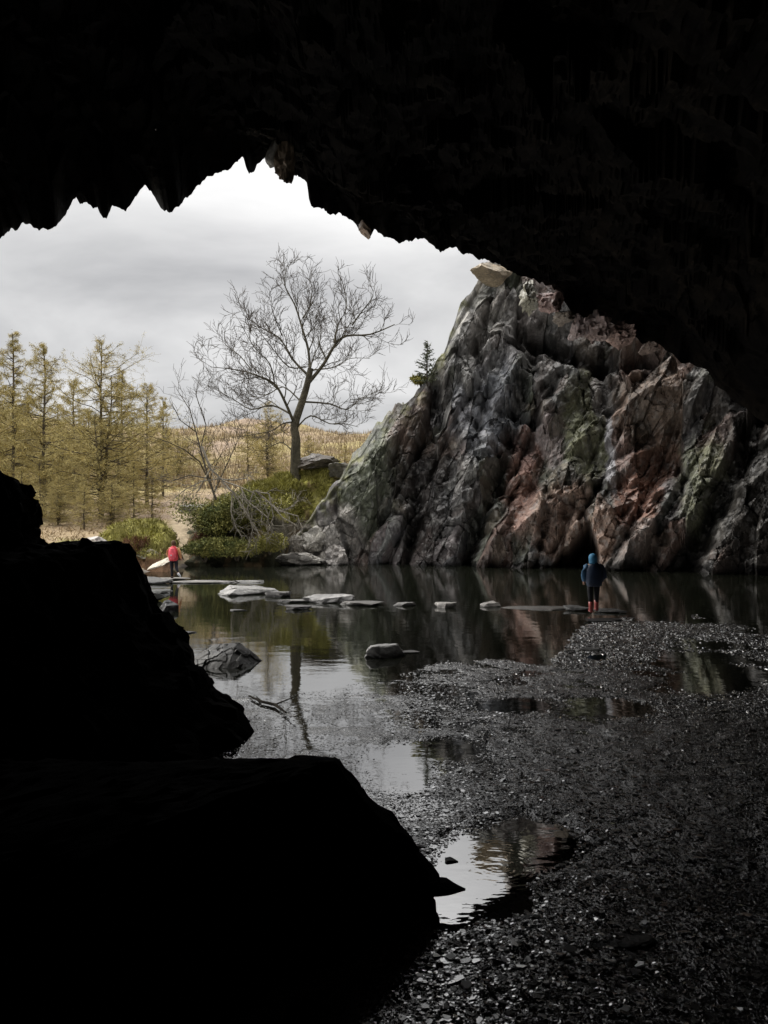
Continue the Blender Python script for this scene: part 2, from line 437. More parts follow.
# ------------------------------------------------------------------ CLIFF
base_px = [270, 300, 350, 400, 500, 600, 700, 768]
base_D = [47, 46, 45.5, 45, 43, 41, 38.5, 36.5]
pl = [(gx(x, d), d) for x, d in zip(base_px, base_D)]+[(20.5, 31), (21.8, 24), (22.2, 15), (21.5, 5), (19, -5), (12, -11)]
pl = np.array(pl)
seg = np.r_[0, np.cumsum(np.hypot(*np.diff(pl, axis=0).T))]
S768 = seg[7]
s_arr = np.r_[np.arange(0, S768+1.5, .055), np.arange(S768+1.5, seg[-1], .3)]
bx = np.interp(s_arr, seg, pl[:, 0]); by = np.interp(s_arr, seg, pl[:, 1])
kk = np.ones(21)/21
nb = np.searchsorted(s_arr, S768+1.5)
pxc = CX+F*bx/np.maximum(by, .01)
sil_x = [262, 285, 292, 305, 320, 335, 345, 352, 372, 395, 415, 425, 440, 448, 455, 461, 466, 475, 483, 492, 500, 520, 560, 640]
sil_y = [575, 560, 540, 522, 507, 487, 473, 464, 441, 411, 390, 380, 363, 345, 322, 305, 296, 286, 274, 266, 262, 235, 200, 180]
LEAN = .22
q = (YH-np.interp(pxc, sil_x, sil_y))/F
Rz = np.where(by > 20, (HC+q*by)/(1-q*LEAN), 20.0)
Rz = np.where(s_arr > S768, np.maximum(Rz, 20.0), Rz); Rz = np.minimum(Rz, 22)
Rz = np.maximum(Rz, .3)
jag = vnoise(s_arr*1.1, s_arr*0, seed=31)*.35+vnoise(s_arr*3.1, s_arr*0, seed=32)*.2
Rz = Rz+jag*np.clip(Rz/5, 0, 1)
nv = 380
tt = np.linspace(0, 1, nv)
Zc = -1.2+(Rz[None, :]+1.2)*tt[:, None]
rad = np.stack([bx, by], -1); rad = rad/np.linalg.norm(rad, axis=1, keepdims=True)
# move back along Y scaled so the column keeps its bearing
lean = LEAN*np.maximum(Zc, 0)
Dc = np.hypot(bx, by)
Xc_ = bx[None]+rad[None, :, 0]*lean*Dc[None]/np.maximum(np.abs(by), Dc*.5)[None]
Yc_ = by[None]+rad[None, :, 1]*lean*Dc[None]/np.maximum(np.abs(by), Dc*.5)[None]
P = np.stack([Xc_, Yc_, Zc], -1)
# over the top
no = 26
back = np.linspace(0, 1, no+1)[1:]
top = P[-1]
O = np.stack([np.stack([top[:, 0]+rad[:, 0]*b*14, top[:, 1]+rad[:, 1]*b*14, np.maximum(top[:, 2]+.5*np.sin(b*3)-b*b*2.5, -.5)], -1) for b in back])
P = np.concatenate([P, O], 0)
S2 = np.repeat(s_arr[None], P.shape[0], 0); Z2 = np.concatenate([Zc, Zc[-1][None]+np.linspace(.3, 14, no)[:, None]], 0)
PX = CX+F*P[..., 0]/np.maximum(P[..., 1], .1); PY = YH-F*(P[..., 2]-HC)/np.maximum(P[..., 1], .1)
wp = fbm(S2*.5, Z2*.5, seed=41)*.34; wq = fbm(S2*.5, Z2*.5, seed=42)*.34
wp2 = fbm(S2*2.2, Z2*2.2, seed=43)*.045; wq2 = fbm(S2*2.2, Z2*2.2, seed=44)*.045
th = R(73)
def ab(extra=0):
    c, s_ = math.cos(th+extra), math.sin(th+extra)
    u_, v_ = S2+wp+wp2, Z2+wq+wq2
    return u_*c+v_*s_, -u_*s_+v_*c
disp = np.zeros(S2.shape); cells = []
def slab(sc_, an, ex, sd_):
    c_, s_ = math.cos(th+ex), math.sin(th+ex)
    a_ = (S2*c_+Z2*s_)/(sc_*an); b_ = (-S2*s_+Z2*c_)/sc_
    return a_+tri(a_*.7+3.1, b_*.7, sd_+30)*.4, b_+tri(a_*.7, b_*.7+7.7, sd_+31)*.4
for (sc_, an, amp, vst, sd_, ex) in ((3.8, 1.7, 2.1, .3, 51, 0), (1.6, 2.3, 1.0, .45, 52, .12), (.66, 1.8, .25, .22, 53, -.22), (.30, 1.3, .08, .08, 54, .5), (.15, 1.3, .03, 0, 55, -.3)):
    a_, b_ = slab(sc_, an, ex, sd_); a2, b2 = slab(sc_*1.15, an*.8, ex-.55, sd_+200); a3, b3 = slab(sc_*1.2, an*.7, ex+.75, sd_+400)
    disp += amp*(np.maximum(np.maximum(tri(a_, b_, sd_+10), tri(a2, b2, sd_+11)-.1), tri(a3, b3, sd_+12)-.25)-.25)
    r_, dx, dy, ed = vor2(a_, b_, sd_)
    disp += vst*((r_[0]-.5)*2+(r_[2]-.30)*2.0*dy)
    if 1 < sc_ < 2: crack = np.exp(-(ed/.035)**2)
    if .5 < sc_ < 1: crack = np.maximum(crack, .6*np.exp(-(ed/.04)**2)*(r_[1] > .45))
    cells.append(r_)
disp -= .16*crack*sstep(-.3, .2, fbm(S2*.5, Z2*.5, seed=78))
disp -= .8*np.maximum(0, .35-np.abs(tri((S2*math.cos(th)+Z2*math.sin(th))/6, (-S2*math.sin(th)+Z2*math.cos(th))/1.5, 77)))/.35*.8
disp += fbm(S2*.16, Z2*.16, seed=45)*.6+fbm(S2*6, Z2*6, seed=46, o=2)*.012
def pdist(pts):
    d = np.full(PX.shape, 1e9)
    for (x0, y0), (x1, y1) in zip(pts[:-1], pts[1:]):
        vx, vy = x1-x0, y1-y0
        t = np.clip(((PX-x0)*vx+(PY-y0)*vy)/(vx*vx+vy*vy), 0, 1)
        d = np.minimum(d, np.hypot(PX-x0-t*vx, PY-y0-t*vy))
    return d
wig = tri(S2*1.1, Z2*1.1, 47)*4.5
crev = [([(542, 328), (525, 378), (511, 441), (497, 483), (476, 532), (465, 566)], 11, 2.2),
        ([(433, 385), (440, 427), (419, 441), (416, 511), (405, 560)], 6, .9),
        ([(522, 330), (548, 338), (575, 350), (600, 356), (645, 352)], 12, 2.0),
        ([(605, 476), (584, 511), (584, 529), (560, 560)], 4, .9),
        ([(764, 415), (745, 455), (725, 497), (697, 546), (684, 570)], 13, 2.0),
        ([(609, 406), (623, 399), (640, 375), (669, 346)], 4, .7),
        ([(679, 455), (683, 497), (669, 522), (651, 560)], 5, .8),
        ([(500, 490), (528, 441), (539, 399), (560, 372)], 6, 1.3),
        ([(352, 468), (335, 492), (307, 524), (300, 545)], 3.5, .8),
        ([(470, 300), (478, 350), (486, 392), (478, 430)], 3.5, .6),
        ([(600, 352), (607, 380), (603, 400)], 7, 1.2),
        ([(548, 470), (545, 520), (537, 565)], 4, .8)]
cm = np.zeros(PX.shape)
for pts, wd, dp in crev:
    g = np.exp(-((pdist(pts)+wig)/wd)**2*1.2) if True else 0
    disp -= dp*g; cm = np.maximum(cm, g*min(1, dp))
# the small triangular cave at the foot
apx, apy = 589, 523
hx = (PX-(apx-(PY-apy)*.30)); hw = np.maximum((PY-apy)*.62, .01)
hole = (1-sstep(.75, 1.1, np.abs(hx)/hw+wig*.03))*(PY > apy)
disp = disp*(1-hole)-5.5*hole
edge_soft = np.concatenate([np.clip((1-tt)*6, .12, 1)[:, None]*np.ones((1, len(s_arr))), np.full((no, len(s_arr)), .35)], 0)
small = np.clip(Rz/7, .15, 1)[None]
disp = disp*np.where(PX < 505, edge_soft*small, 1)
Nn = gnormals(P)
# smooth the normals: use the radial direction mixed
Nr = np.zeros_like(P); Nr[..., 0] = -rad[None, :, 0]; Nr[..., 1] = -rad[None, :, 1]; Nr[nv:, :, :2] *= .3; Nr[nv:, :, 2] = 1; Nr[:nv, :, 2] = .25
Nr /= np.linalg.norm(Nr, axis=-1, keepdims=True)
Pf = P+Nr*disp[..., None]
Pf[..., 2] += 0.12*disp*(cells[1][3]-.5)*2
# colours
wx_b = fbm(S2*.9, Z2*.9, seed=66, o=5)*6
def blob(c, x, y, rx, ry, colr, k=1.0, soft=.6, warp=1.0):
    q = ((PX-x+wx_b)/rx)**2+((PY-y)/ry)**2+warp*(wp*.8+(cells[1][3]-.5)*1.1+(cells[2][3]-.5)*.5)
    m = (1-sstep(1-soft, 1+soft, q))*k
    return c+(np.array(colr)-c)*m[..., None]
cc = np.zeros(P.shape)
pal = np.array([[.145, .125, .105], [.16, .16, .155], [.10, .085, .075], [.18, .13, .11], [.12, .13, .095], [.17, .165, .17], [.20, .135, .11], [.08, .075, .07]])
cc[:] = pal[(cells[1][3]*7.99).astype(int)]*.65+pal[(cells[2][3]*7.99).astype(int)]*.35
cc = blob(cc, 370, 476, 34, 50, (.13, .14, .10)); cc = blob(cc, 420, 470, 30, 70, (.10, .075, .055), .7)
cc = blob(cc, 490, 400, 40, 60, (.21, .22, .24), .75); cc = blob(cc, 474, 335, 30, 50, (.25, .24, .22), .8); cc = blob(cc, 535, 330, 34, 45, (.21, .20, .19), .7)
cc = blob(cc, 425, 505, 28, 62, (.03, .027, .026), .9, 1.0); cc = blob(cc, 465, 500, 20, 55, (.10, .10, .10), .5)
cc = blob(cc, 586, 428, 24, 52, (.18, .185, .11), .85); cc = blob(cc, 707, 478, 34, 52, (.19, .20, .125), .85)
cc = blob(cc, 655, 456, 26, 26, (.21, .115, .085), .85, .3, .4); cc = blob(cc, 638, 502, 27, 28, (.30, .165, .12), .9, .3, .4)
cc = blob(cc, 623, 432, 9, 34, (.28, .20, .175), .8); cc = blob(cc, 521, 483, 17, 58, (.30, .18, .145), .8); cc = blob(cc, 563, 520, 30, 38, (.30, .21, .165), .85)
cc = blob(cc, 553, 440, 11, 30, (.29, .24, .23), .8); cc = blob(cc, 645, 545, 18, 24, (.27, .21, .18), .7); cc = blob(cc, 655, 400, 40, 40, (.22, .16, .12), .7)
cc = blob(cc, 600, 540, 14, 24, (.30, .20, .15), .8)
cc = blob(cc, 611, 445, 4.5, 45, (.55, .54, .56), .9, .5, .35); cc = blob(cc, 603, 382, 7, 28, (.42, .39, .37), .8, .6, .4)
lich = sstep(.05, .35, fbm(S2*3, Z2*3, seed=61))
cc = blob(cc, 320, 540, 36, 34, (.42, .39, .35), .9)
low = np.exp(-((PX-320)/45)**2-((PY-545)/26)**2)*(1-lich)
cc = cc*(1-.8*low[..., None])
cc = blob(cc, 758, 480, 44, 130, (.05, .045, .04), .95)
ylw = np.exp(-((P[..., 2]-Rz[None])/0.9)**2)*(PX < 470)*sstep(-.1, .3, fbm(S2*1.7, Z2*1.7, seed=62))
cc = cc+(np.array([.17, .17, .06])-cc)*(.8*ylw)[..., None]
wet = 1-sstep(.1, .5, P[..., 2])
cc = cc*(1-.65*wet[..., None])*(1-.6*cm[..., None])*(1-.85*hole[..., None])*(1-.45*crack[..., None])  # hollow and crevice shade painted into rock colour, with wet foot and dirty cracks
stre = sstep(.25, .7, fbm(S2*2.4+Z2*.5, Z2*.35, seed=63)); cc = cc*(1-.55*stre[..., None])
spk = sstep(.35, .6, fbm(S2*5, Z2*5, seed=64, o=3)); cc = cc+(np.array([.40, .39, .37])-cc)*(.30*spk*(1-wet))[..., None]
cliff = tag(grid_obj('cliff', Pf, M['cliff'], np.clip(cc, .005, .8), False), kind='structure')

# ------------------------------------------------------------------ CAVE ROOF
lip = [(-900, 420, 12), (-500, 330, 12.5), (-250, 270, 13), (-40, 240, 14.6), (0, 239, 15), (4, 237, 15), (11, 228, 15.3), (16, 231, 15.3), (23, 221, 15.5), (36, 229, 15.7), (55, 229, 16.2), (63, 218, 16.6), (77, 194, 17.4), (80, 204, 17.2),
       (87, 201, 17.4), (92, 208, 17.5), (97, 208, 17.6), (103, 218, 17.5), (108, 217, 17.6), (112, 204, 18.1), (120, 209, 18.2), (126, 212, 18.3), (134, 198, 18.9), (145, 185, 19.4), (153, 196, 19.3), (161, 207, 19.2), (169.5, 214, 19.1), (180, 204, 19.5),
       (194, 190, 20.3), (208, 176.5, 21), (224, 171, 21.6), (232, 167, 22), (243, 156, 22.6), (246, 166, 22.4), (249, 174, 22.3), (254, 170, 22.5), (261, 160, 23), (267, 155, 23.3), (270, 164, 23.2), (276, 163, 23.4), (281, 178, 23.2), (285, 180, 23.3), (292, 175, 23.8),
       (301, 176.5, 24.2), (307, 182, 24.3), (309, 201, 24), (314, 209, 24.1), (322.6, 208, 24.5), (328, 214, 24.6), (342, 214, 25.2), (355, 223, 25.5), (361, 235, 25.4), (369, 237, 25.7), (374.5, 230, 26.2), (385.5, 237, 26.5), (399, 243, 27), (423, 238, 28.3),
       (441, 251, 29), (456, 246, 30), (461, 255, 30), (471, 255, 31), (486, 261, 32), (499, 263, 33), (509, 271, 33.4), (532, 279, 35), (542, 284, 36), (557, 292, 37.5), (570, 308, 38), (582, 318, 38.2), (602, 319, 38.8), (628, 332, 38.8), (648, 342, 38.6), (683, 360, 38.0), (700, 368, 37.4), (722, 388, 36.6), (745, 410, 35.6), (768, 428, 34.8), (900, 480, 32), (1100, 520, 29)]
lip = np.array(lip, float)
lx = np.r_[np.arange(-900, -20, 14), np.arange(-20, 700, 1.15), np.arange(700, 1100, 7)]
ly = np.interp(lx, lip[:, 0], lip[:, 1]); ld = np.interp(lx, lip[:, 0], lip[:, 2])
jg = (vnoise(lx*.33, lx*0, seed=71)*1.6+vnoise(lx*.8, lx*0, seed=72)*.9)*((lx > -20) & (lx < 560))
jg = jg+(tri(lx*.045, lx*0+.3, 75)*7+tri(lx*.13, lx*0+.3, 76)*4)*sstep(520, 600, lx)
ly = ly+jg
ld = ld+vnoise(lx*.09, lx*0, seed=73)*.45
LP = np.stack([(lx-CX)/F*ld, ld, HC+(YH-ly)/F*ld], -1)
# smooth envelope above the teeth
win = 35
zs = np.array([LP[max(0, i-win):i+win+1, 2].max() if -20 < lx[i] < 700 else LP[i, 2] for i in range(len(lx))])
zs = np.convolve(np.pad(zs, 20, mode='edge'), np.ones(41)/41, 'valid'); zs = np.maximum(zs, LP[:, 2])
ds = np.convolve(np.pad(ld, 20, mode='edge'), np.ones(41)/41, 'valid')
drop = zs-LP[:, 2]
SP = np.stack([(lx-CX)/F*ld, ld, zs], -1)
AP = np.stack([LP[:, 0]*.95-3, np.full(len(lx), -9.), np.full(len(lx), 6.8)], -1)
ts = np.r_[np.linspace(0, 1, 240)**1.9]
rows = []
for t in ts:
    dist = t*np.linalg.norm(AP-SP, axis=1)
    p = SP+(AP-SP)*t
    p[:, 2] -= drop*np.exp(-(dist/(.35+.9*vnoise(lx*.05, lx*0+.5, seed=74)**2))**1.3)
    p[:, 2] += 2.2*np.sin(np.pi*t)*(t > 0)
    rows.append(p)
rows = np.array(rows)                      # [t, x, 3] lip -> back
Lr = np.linalg.norm(rows-rows[0][None], axis=-1)
fd, fr = facet3(rows*np.array([1, 1, .8]), 2.6, 81); fd2, fr2 = facet3(rows, 1.0, 82); fd3, fr3 = facet3(rows, .42, 83)
amp = sstep(.1, 3, Lr)
rows[..., 2] += amp*(1.1*fd+.42*fd2)+sstep(0, .6, Lr)*.16*fd3
# keep the roof above every sight line to the lip
el = (LP[:, 2]-HC)/np.hypot(LP[:, 0], LP[:, 1])
hd = np.hypot(rows[..., 0], rows[..., 1])
backw = rows[-1].copy(); bw = np.array([backw+np.array([0, -1-.2*k_, -k_]) for k_ in np.linspace(.8, 9, 12)])
# outer face, rising from the lip, then the top running back
out = []
for dz_, dy_ in ((9, -12), (8.5, -4), (8, -1), (7, 0.6), (5.2, 1.3), (3.6, 1.5), (2.4, 1.3), (1.5, .9), (.9, .55), (.45, .25), (.2, .1)):
    p = LP.copy(); p[:, 2] = zs*(1 if dz_ > .5 else .5)+LP[:, 2]*(0 if dz_ > .5 else .5)+dz_; p[:, 1] += dy_
    p[:, 2] = np.maximum(p[:, 2], LP[:, 2]+dz_); out.append(p)
out = np.array(out); fo, _ = facet3(out, 1.6, 84); out[..., 1] += fo*.5
topb = AP.copy(); topb[:, 2] = 20; topb[:, 1] = -14
full = np.concatenate([topb[None], out, rows, bw], 0)
fc3, rr3 = facet3(full, 1.3, 85)
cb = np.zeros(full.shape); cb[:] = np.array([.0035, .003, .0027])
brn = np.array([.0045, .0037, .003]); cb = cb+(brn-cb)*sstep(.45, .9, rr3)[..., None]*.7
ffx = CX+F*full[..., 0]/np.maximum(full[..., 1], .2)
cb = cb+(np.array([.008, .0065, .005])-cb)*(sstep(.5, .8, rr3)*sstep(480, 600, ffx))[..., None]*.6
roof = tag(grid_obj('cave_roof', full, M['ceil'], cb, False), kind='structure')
# left-hand cave wall, outside the frame
lw = np.array([(-10.6, 12.5), (-11.5, 10), (-12.5, 6), (-12.5, 0), (-11, -7), (-8, -11)])
sl = np.linspace(0, 5, 90); wx_ = np.interp(sl, range(6), lw[:, 0]); wy_ = np.interp(sl, range(6), lw[:, 1]); zz_ = np.linspace(-1, 13, 60)
PW = np.stack([np.repeat(wx_[None], 60, 0), np.repeat(wy_[None], 60, 0), np.repeat(zz_[:, None], 90, 1)], -1)
f_, _ = facet3(PW, 1.8, 86); PW[..., 0] += f_*.9+.2*np.maximum(PW[..., 2]-4, 0)*0
tag(grid_obj('cave_side', PW, M['dark'], None, False), kind='structure')

# ------------------------------------------------------------------ ROCKS
import bmesh
def rock(name, loc, size, seed, mat_, colr, label=None, cat='rock', group=None, parent=None, rz=0, cuts=14, flat=None, sub=4, rough=.06, tilt=(0, 0), pinch=0, kind=None):
    rg = np.random.default_rng(seed)
    bm = bmesh.new(); bmesh.ops.create_icosphere(bm, subdivisions=sub, radius=1.0)
    V = np.array([v.co[:] for v in bm.verts]); Fc = np.array([[v.index for v in f.verts] for f in bm.faces]); bm.free()
    V *= 1.35
    for _ in range(cuts):
        n = rg.normal(size=3); n /= np.linalg.norm(n); d = .62+.33*rg.random()
        if flat and _ == 0: n = np.array([rg.normal()*.08, rg.normal()*.08, 1]); n /= np.linalg.norm(n); d = flat
        k_ = V@n-d; V = V-np.maximum(k_, 0)[:, None]*n
    f1, _r = facet3(V+seed, .45, seed); V = V*(1+rough*f1[:, None]*1.6)+fbm(V[:, 0]*4, V[:, 1]*4, V[:, 2]*4, seed=seed, o=3)[:, None]*V*rough*.4
    V = V*np.array(size)/2
    Mr = np.array((Matrix.Rotation(rz, 3, 'Z') @ Euler((tilt[0], tilt[1], 0)).to_matrix()))
    V = V@Mr.T
    c = np.ones((len(V), 3))*np.array(colr)*(1+.25*vnoise(V[:, 0]*3/max(size), V[:, 1]*3, V[:, 2]*3, seed=seed))[:, None]
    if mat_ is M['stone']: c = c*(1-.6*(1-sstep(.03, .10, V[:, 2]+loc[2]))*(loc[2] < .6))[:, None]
    mo = mesh_np(name, V, Fc.ravel(), np.arange(len(Fc))*3, mat_, parent, False, c)
    mo.location = loc
    if parent is None: tag(mo, label, cat, group, kind)
    return mo
def outline_rock(name, pts, D0, front, backd, label, seed, zb=-.5, amp=.12, scale=.7, p=3.0, mt='near', cat='boulder', xc=None, n=150, K=70, tilt=0, shear=0, colr=None):
    pts = np.array(pts, float)
    L_ = np.r_[0, np.cumsum(np.hypot(*np.diff(pts, axis=0).T))]
    s_ = np.linspace(0, L_[-1], n); ox = np.interp(s_, L_, pts[:, 0]); oy = np.interp(s_, L_, pts[:, 1])
    Xo = (ox-CX)/F*D0; Zo = np.maximum(HC+(YH-oy)/F*D0, zb+.02)
    xc = (Xo[0]+Xo[-1])/2 if xc is None else xc
    t = np.sin(np.linspace(-1, 1, K)*np.pi/2)
    rows = []
    for tk in t:
        f = (1-min(abs(tk), .999)**p)**(1/p)
        y = D0+(tk*backd if tk > 0 else tk*front)
        rows.append(np.stack([xc+(Xo-xc)*(.75+.25*f)-shear*max(D0-y, 0)*sstep(-.5, 1, (Xo-xc)/max(Xo.max()-xc, .1)), np.full(n, y)+tilt*(Zo-zb), zb+(Zo-zb)*f], -1))
    Pn = np.array(rows)
    f1, r1 = facet3(Pn, scale, seed); f2, _ = facet3(Pn, scale*.35, seed+5)
    Nq = gnormals(Pn)
    k_ = np.abs(t)[:, None]
    d = (f1*amp*(.35+k_)+f2*amp*.6)
    Pn = Pn+Nq*d[..., None]*-1
    c = np.ones(Pn.shape)*np.array(colr or (.02, .02, .02))*(1+.3*vnoise(Pn[..., 0]*2, Pn[..., 1]*2, Pn[..., 2]*2, seed=seed))[..., None]
    return tag(grid_obj(name, Pn, M[mt], c, False), label, cat)

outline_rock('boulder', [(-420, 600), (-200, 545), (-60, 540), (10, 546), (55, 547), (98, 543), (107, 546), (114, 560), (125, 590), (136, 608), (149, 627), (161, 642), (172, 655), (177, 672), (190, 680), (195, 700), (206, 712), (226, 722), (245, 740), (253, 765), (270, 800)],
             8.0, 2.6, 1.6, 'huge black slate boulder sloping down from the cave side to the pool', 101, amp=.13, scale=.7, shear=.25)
outline_rock('boulder', [(-160, 470), (-60, 440), (-6, 472), (3, 476), (14, 484), (24, 499), (28, 513), (22, 528), (30, 537), (38, 546), (44, 570)],
             8.3, .5, .5, 'jagged dark rock perched on top of the huge boulder at the edge', 102, zb=1.9, amp=.09, scale=.33, p=5)
outline_rock('boulder', [(-700, 800), (-300, 775), (0, 770), (160, 768), (232, 765), (270, 768), (338, 763), (344, 775), (362, 800), (376, 818), (393, 828), (404, 842), (413, 856), (424, 868), (432, 878), (438, 884), (441, 892), (434, 900), (428, 912), (424, 935)],
             4.5, 1.5, .6, 'low flat topped black rock ledge with a pointed tip in the bright puddle', 103, zb=-.25, amp=.035, scale=.4, xc=-2.0, shear=1.15)

# small faceted rocks placed by the row of their waterline
def wl(y): return F*HC/(y-YH)
def stone(name, x, y, wpx, hpx, dratio, label, seed, colr=(.33, .32, .31), flat=.45, group=None, mt='stone', rz=0, tilt=(0, 0), D=None, z=None, cuts=14, cat='rock', zc=None, **kw):
    D = D or wl(y); wm_ = wpx/F*D; dp_ = F*HC/D**2*wm_*dratio; hm = max(hpx*.85-dp_*.75, hpx*.3)/F*D; colr = tuple(c_*.68 for c_ in colr); D += wm_*dratio*.4
    H = hm*2.2/flat*.5 if flat else hm*2.2
    zc = (hm-flat*H/2*1.0) if (flat and zc is None) else (0 if zc is None else zc)
    return rock(name, (gx(x, D), D, zc), (wm_*1.12, wm_*dratio, H), seed, M[mt], colr, label, cat, group, rz=rz, tilt=tilt, flat=flat, cuts=cuts, **kw)
G1 = 'flat stones lined up across the pond'
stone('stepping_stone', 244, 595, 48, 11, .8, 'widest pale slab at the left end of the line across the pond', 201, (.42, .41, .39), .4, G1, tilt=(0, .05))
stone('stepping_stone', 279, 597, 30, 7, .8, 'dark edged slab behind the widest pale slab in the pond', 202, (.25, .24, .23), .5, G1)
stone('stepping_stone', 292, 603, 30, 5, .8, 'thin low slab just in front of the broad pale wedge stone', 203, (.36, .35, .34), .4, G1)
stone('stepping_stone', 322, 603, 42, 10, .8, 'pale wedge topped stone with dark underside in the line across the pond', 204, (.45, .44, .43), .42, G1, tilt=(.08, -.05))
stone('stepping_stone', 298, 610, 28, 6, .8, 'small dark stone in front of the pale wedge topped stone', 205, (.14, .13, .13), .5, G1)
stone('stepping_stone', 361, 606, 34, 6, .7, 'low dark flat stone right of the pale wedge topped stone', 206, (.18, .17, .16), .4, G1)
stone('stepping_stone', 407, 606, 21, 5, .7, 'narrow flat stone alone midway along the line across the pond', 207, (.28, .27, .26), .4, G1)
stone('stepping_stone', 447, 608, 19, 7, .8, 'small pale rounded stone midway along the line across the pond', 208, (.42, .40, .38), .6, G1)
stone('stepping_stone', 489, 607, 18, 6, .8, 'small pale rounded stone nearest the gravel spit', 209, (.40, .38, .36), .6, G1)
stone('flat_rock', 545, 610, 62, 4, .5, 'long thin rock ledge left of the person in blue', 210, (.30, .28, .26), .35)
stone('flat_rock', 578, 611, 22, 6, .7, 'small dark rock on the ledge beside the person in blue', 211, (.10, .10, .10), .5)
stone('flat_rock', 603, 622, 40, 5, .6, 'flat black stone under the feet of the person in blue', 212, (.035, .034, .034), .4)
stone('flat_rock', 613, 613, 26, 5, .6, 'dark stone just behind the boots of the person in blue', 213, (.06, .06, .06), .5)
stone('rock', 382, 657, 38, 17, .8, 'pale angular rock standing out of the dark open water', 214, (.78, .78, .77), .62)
stone('rock', 410, 653, 17, 3, .8, 'thin flat pale stone beside the angular rock in open water', 215, (.40, .39, .38), .4)
outline_rock('rock', [(184, 668), (196, 656), (212, 646), (226, 643), (238, 643), (248, 650), (256, 657), (264, 664), (267, 672)], 12.9, .75, .5, 'large dark wedge shaped rock half sunk in the near shallows', 216, zb=-.1, amp=.03, scale=.6, p=1.6, mt='stone', cat='rock', colr=(.09, .09, .088))
stone('rock', 236, 611, 13, 2, .8, 'tiny flat stone barely above the green reflection', 217, (.40, .39, .37), .4)
stone('boulder', 169, 612, 20, 16, .9, 'rounded black boulder at the end of the shore rocks', 218, (.03, .03, .03), None)
stone('rock', 150, 602, 32, 15, .8, 'dark wet rock behind the rounded black boulder', 219, (.07, .07, .065), .7)
stone('rock', 131, 592, 32, 12, .8, 'grey shore rock touching the slope of the huge boulder', 220, (.16, .15, .14), .6)
stone('rock', 120, 604, 30, 7, .8, 'pale flat rock low at the water beside the huge boulder', 221, (.36, .35, .33), .4)
stone('rock', 146, 584, 34, 9, .8, 'jagged dark rock highest in the shore pile', 222, (.09, .09, .085), .7)
stone('rock', 156, 612, 26, 4, .8, 'low pale slab in front of the dark shore rocks', 223, (.38, .37, .36), .4)
stone('flat_rock', 205, 583, 60, 3, .35, 'long thin pale ledge leading from the walker towards the stones', 224, (.42, .40, .37), .35)
stone('flat_rock', 158, 580, 52, 3, .4, 'pale shelf of rock at the feet of the walker in red', 225, (.40, .37, .33), .35)
stone('flat_rock', 247, 582.5, 34, 3, .4, 'far end slab of the pale ledge near the bushy bank', 226, (.40, .39, .36), .35)
stone('rock', 182, 634, 28, 3, .7, 'low ripple edged gravel hump in front of the black boulder', 227, (.20, .20, .21), .3)
stone('rock', 451, 863, 14, 7, .8, 'small black pointed stone in the bright puddle beyond the ledge tip', 228, (.02, .02, .02), None, sub=3)
stone('rock', 622, 952, 72, 11, .6, 'low black hump of rock sunk in the near gravel', 229, (.02, .02, .02), None)
stone('rock', 589, 652, 26, 5, .6, 'pale streaked rock at the tip of the gravel spit', 230, (.22, .22, .22), .5)
stone('rock', 448, 893, 36, 17, .7, 'pointed black rock at the very tip of the flat topped ledge', 232, (.02, .02, .02), None, mt='near', tilt=(0, .25), sub=3)
# leaning pale slab by the walker
rock('slab', un(162, 563, 37.5)+np.array([0, 0, 0]), (1.15, .9, .22), 240, M['stone'], (.42, .37, .29), 'pale tilted slab leaning at the waterside behind the walker in red', 'slab', tilt=(.25, -.42), flat=.8, sub=4)
rock('rock', (gx(147, 40), 40, .85), (1.9, 1.3, .8), 241, M['stone'], (.16, .14, .09), 'mossy brown stone at the foot of the green hummock', 'rock')
rock('rock', (gx(97, 36.5), 36.5, 1.55), (1.5, 1.0, .8), 242, M['stone'], (.34, .31, .28), 'pale rock showing above the huge boulder beside the hummock', 'rock')
rock('rock', (gx(107, 35), 35, 1.1), (1.2, 1.0, .9), 243, M['stone'], (.06, .055, .055), 'dark rock above the crest of the huge boulder', 'rock')
rock('rock', (gx(323, 50), 50, 6.7), (3.0, 1.6, 1.1), 244, M['stone'], (.09, .075, .06), 'dark boulder beside the bare tree on the bank top', 'rock')
rock('rock', (gx(345, 49), 49, 6.1), (1.8, 1.5, 1.2), 245, M['stone'], (.12, .11, .09), 'grey rock between the bank and the foot of the cliff ridge', 'rock')
rock('rock', (gx(197, 52), 52, 3.6), (3.2, 1.6, .7), 246, M['stone'], (.07, .06, .05), 'dark low rock beside the top of the path', 'rock')
for (x, y, wd, hg, c_, sd_) in ((303, 560, 40, 13, (.34, .32, .29), 251), (338, 558, 24, 22, (.26, .24, .22), 252), (313, 540, 24, 22, (.36, .34, .30), 253), (285, 562, 24, 9, (.10, .095, .08), 254), (298, 543, 16, 14, (.22, .20, .17), 256), (330, 538, 18, 26, (.34, .32, .29), 257)):
    D = 45.7+(566-y)*.03
    rock('outcrop', un(x, y, D), (wd/F*D, wd/F*D*.8, hg/F*D*1.3), sd_, M['stone'], c_, parent=cliff, rough=.2, cuts=22, sub=5)
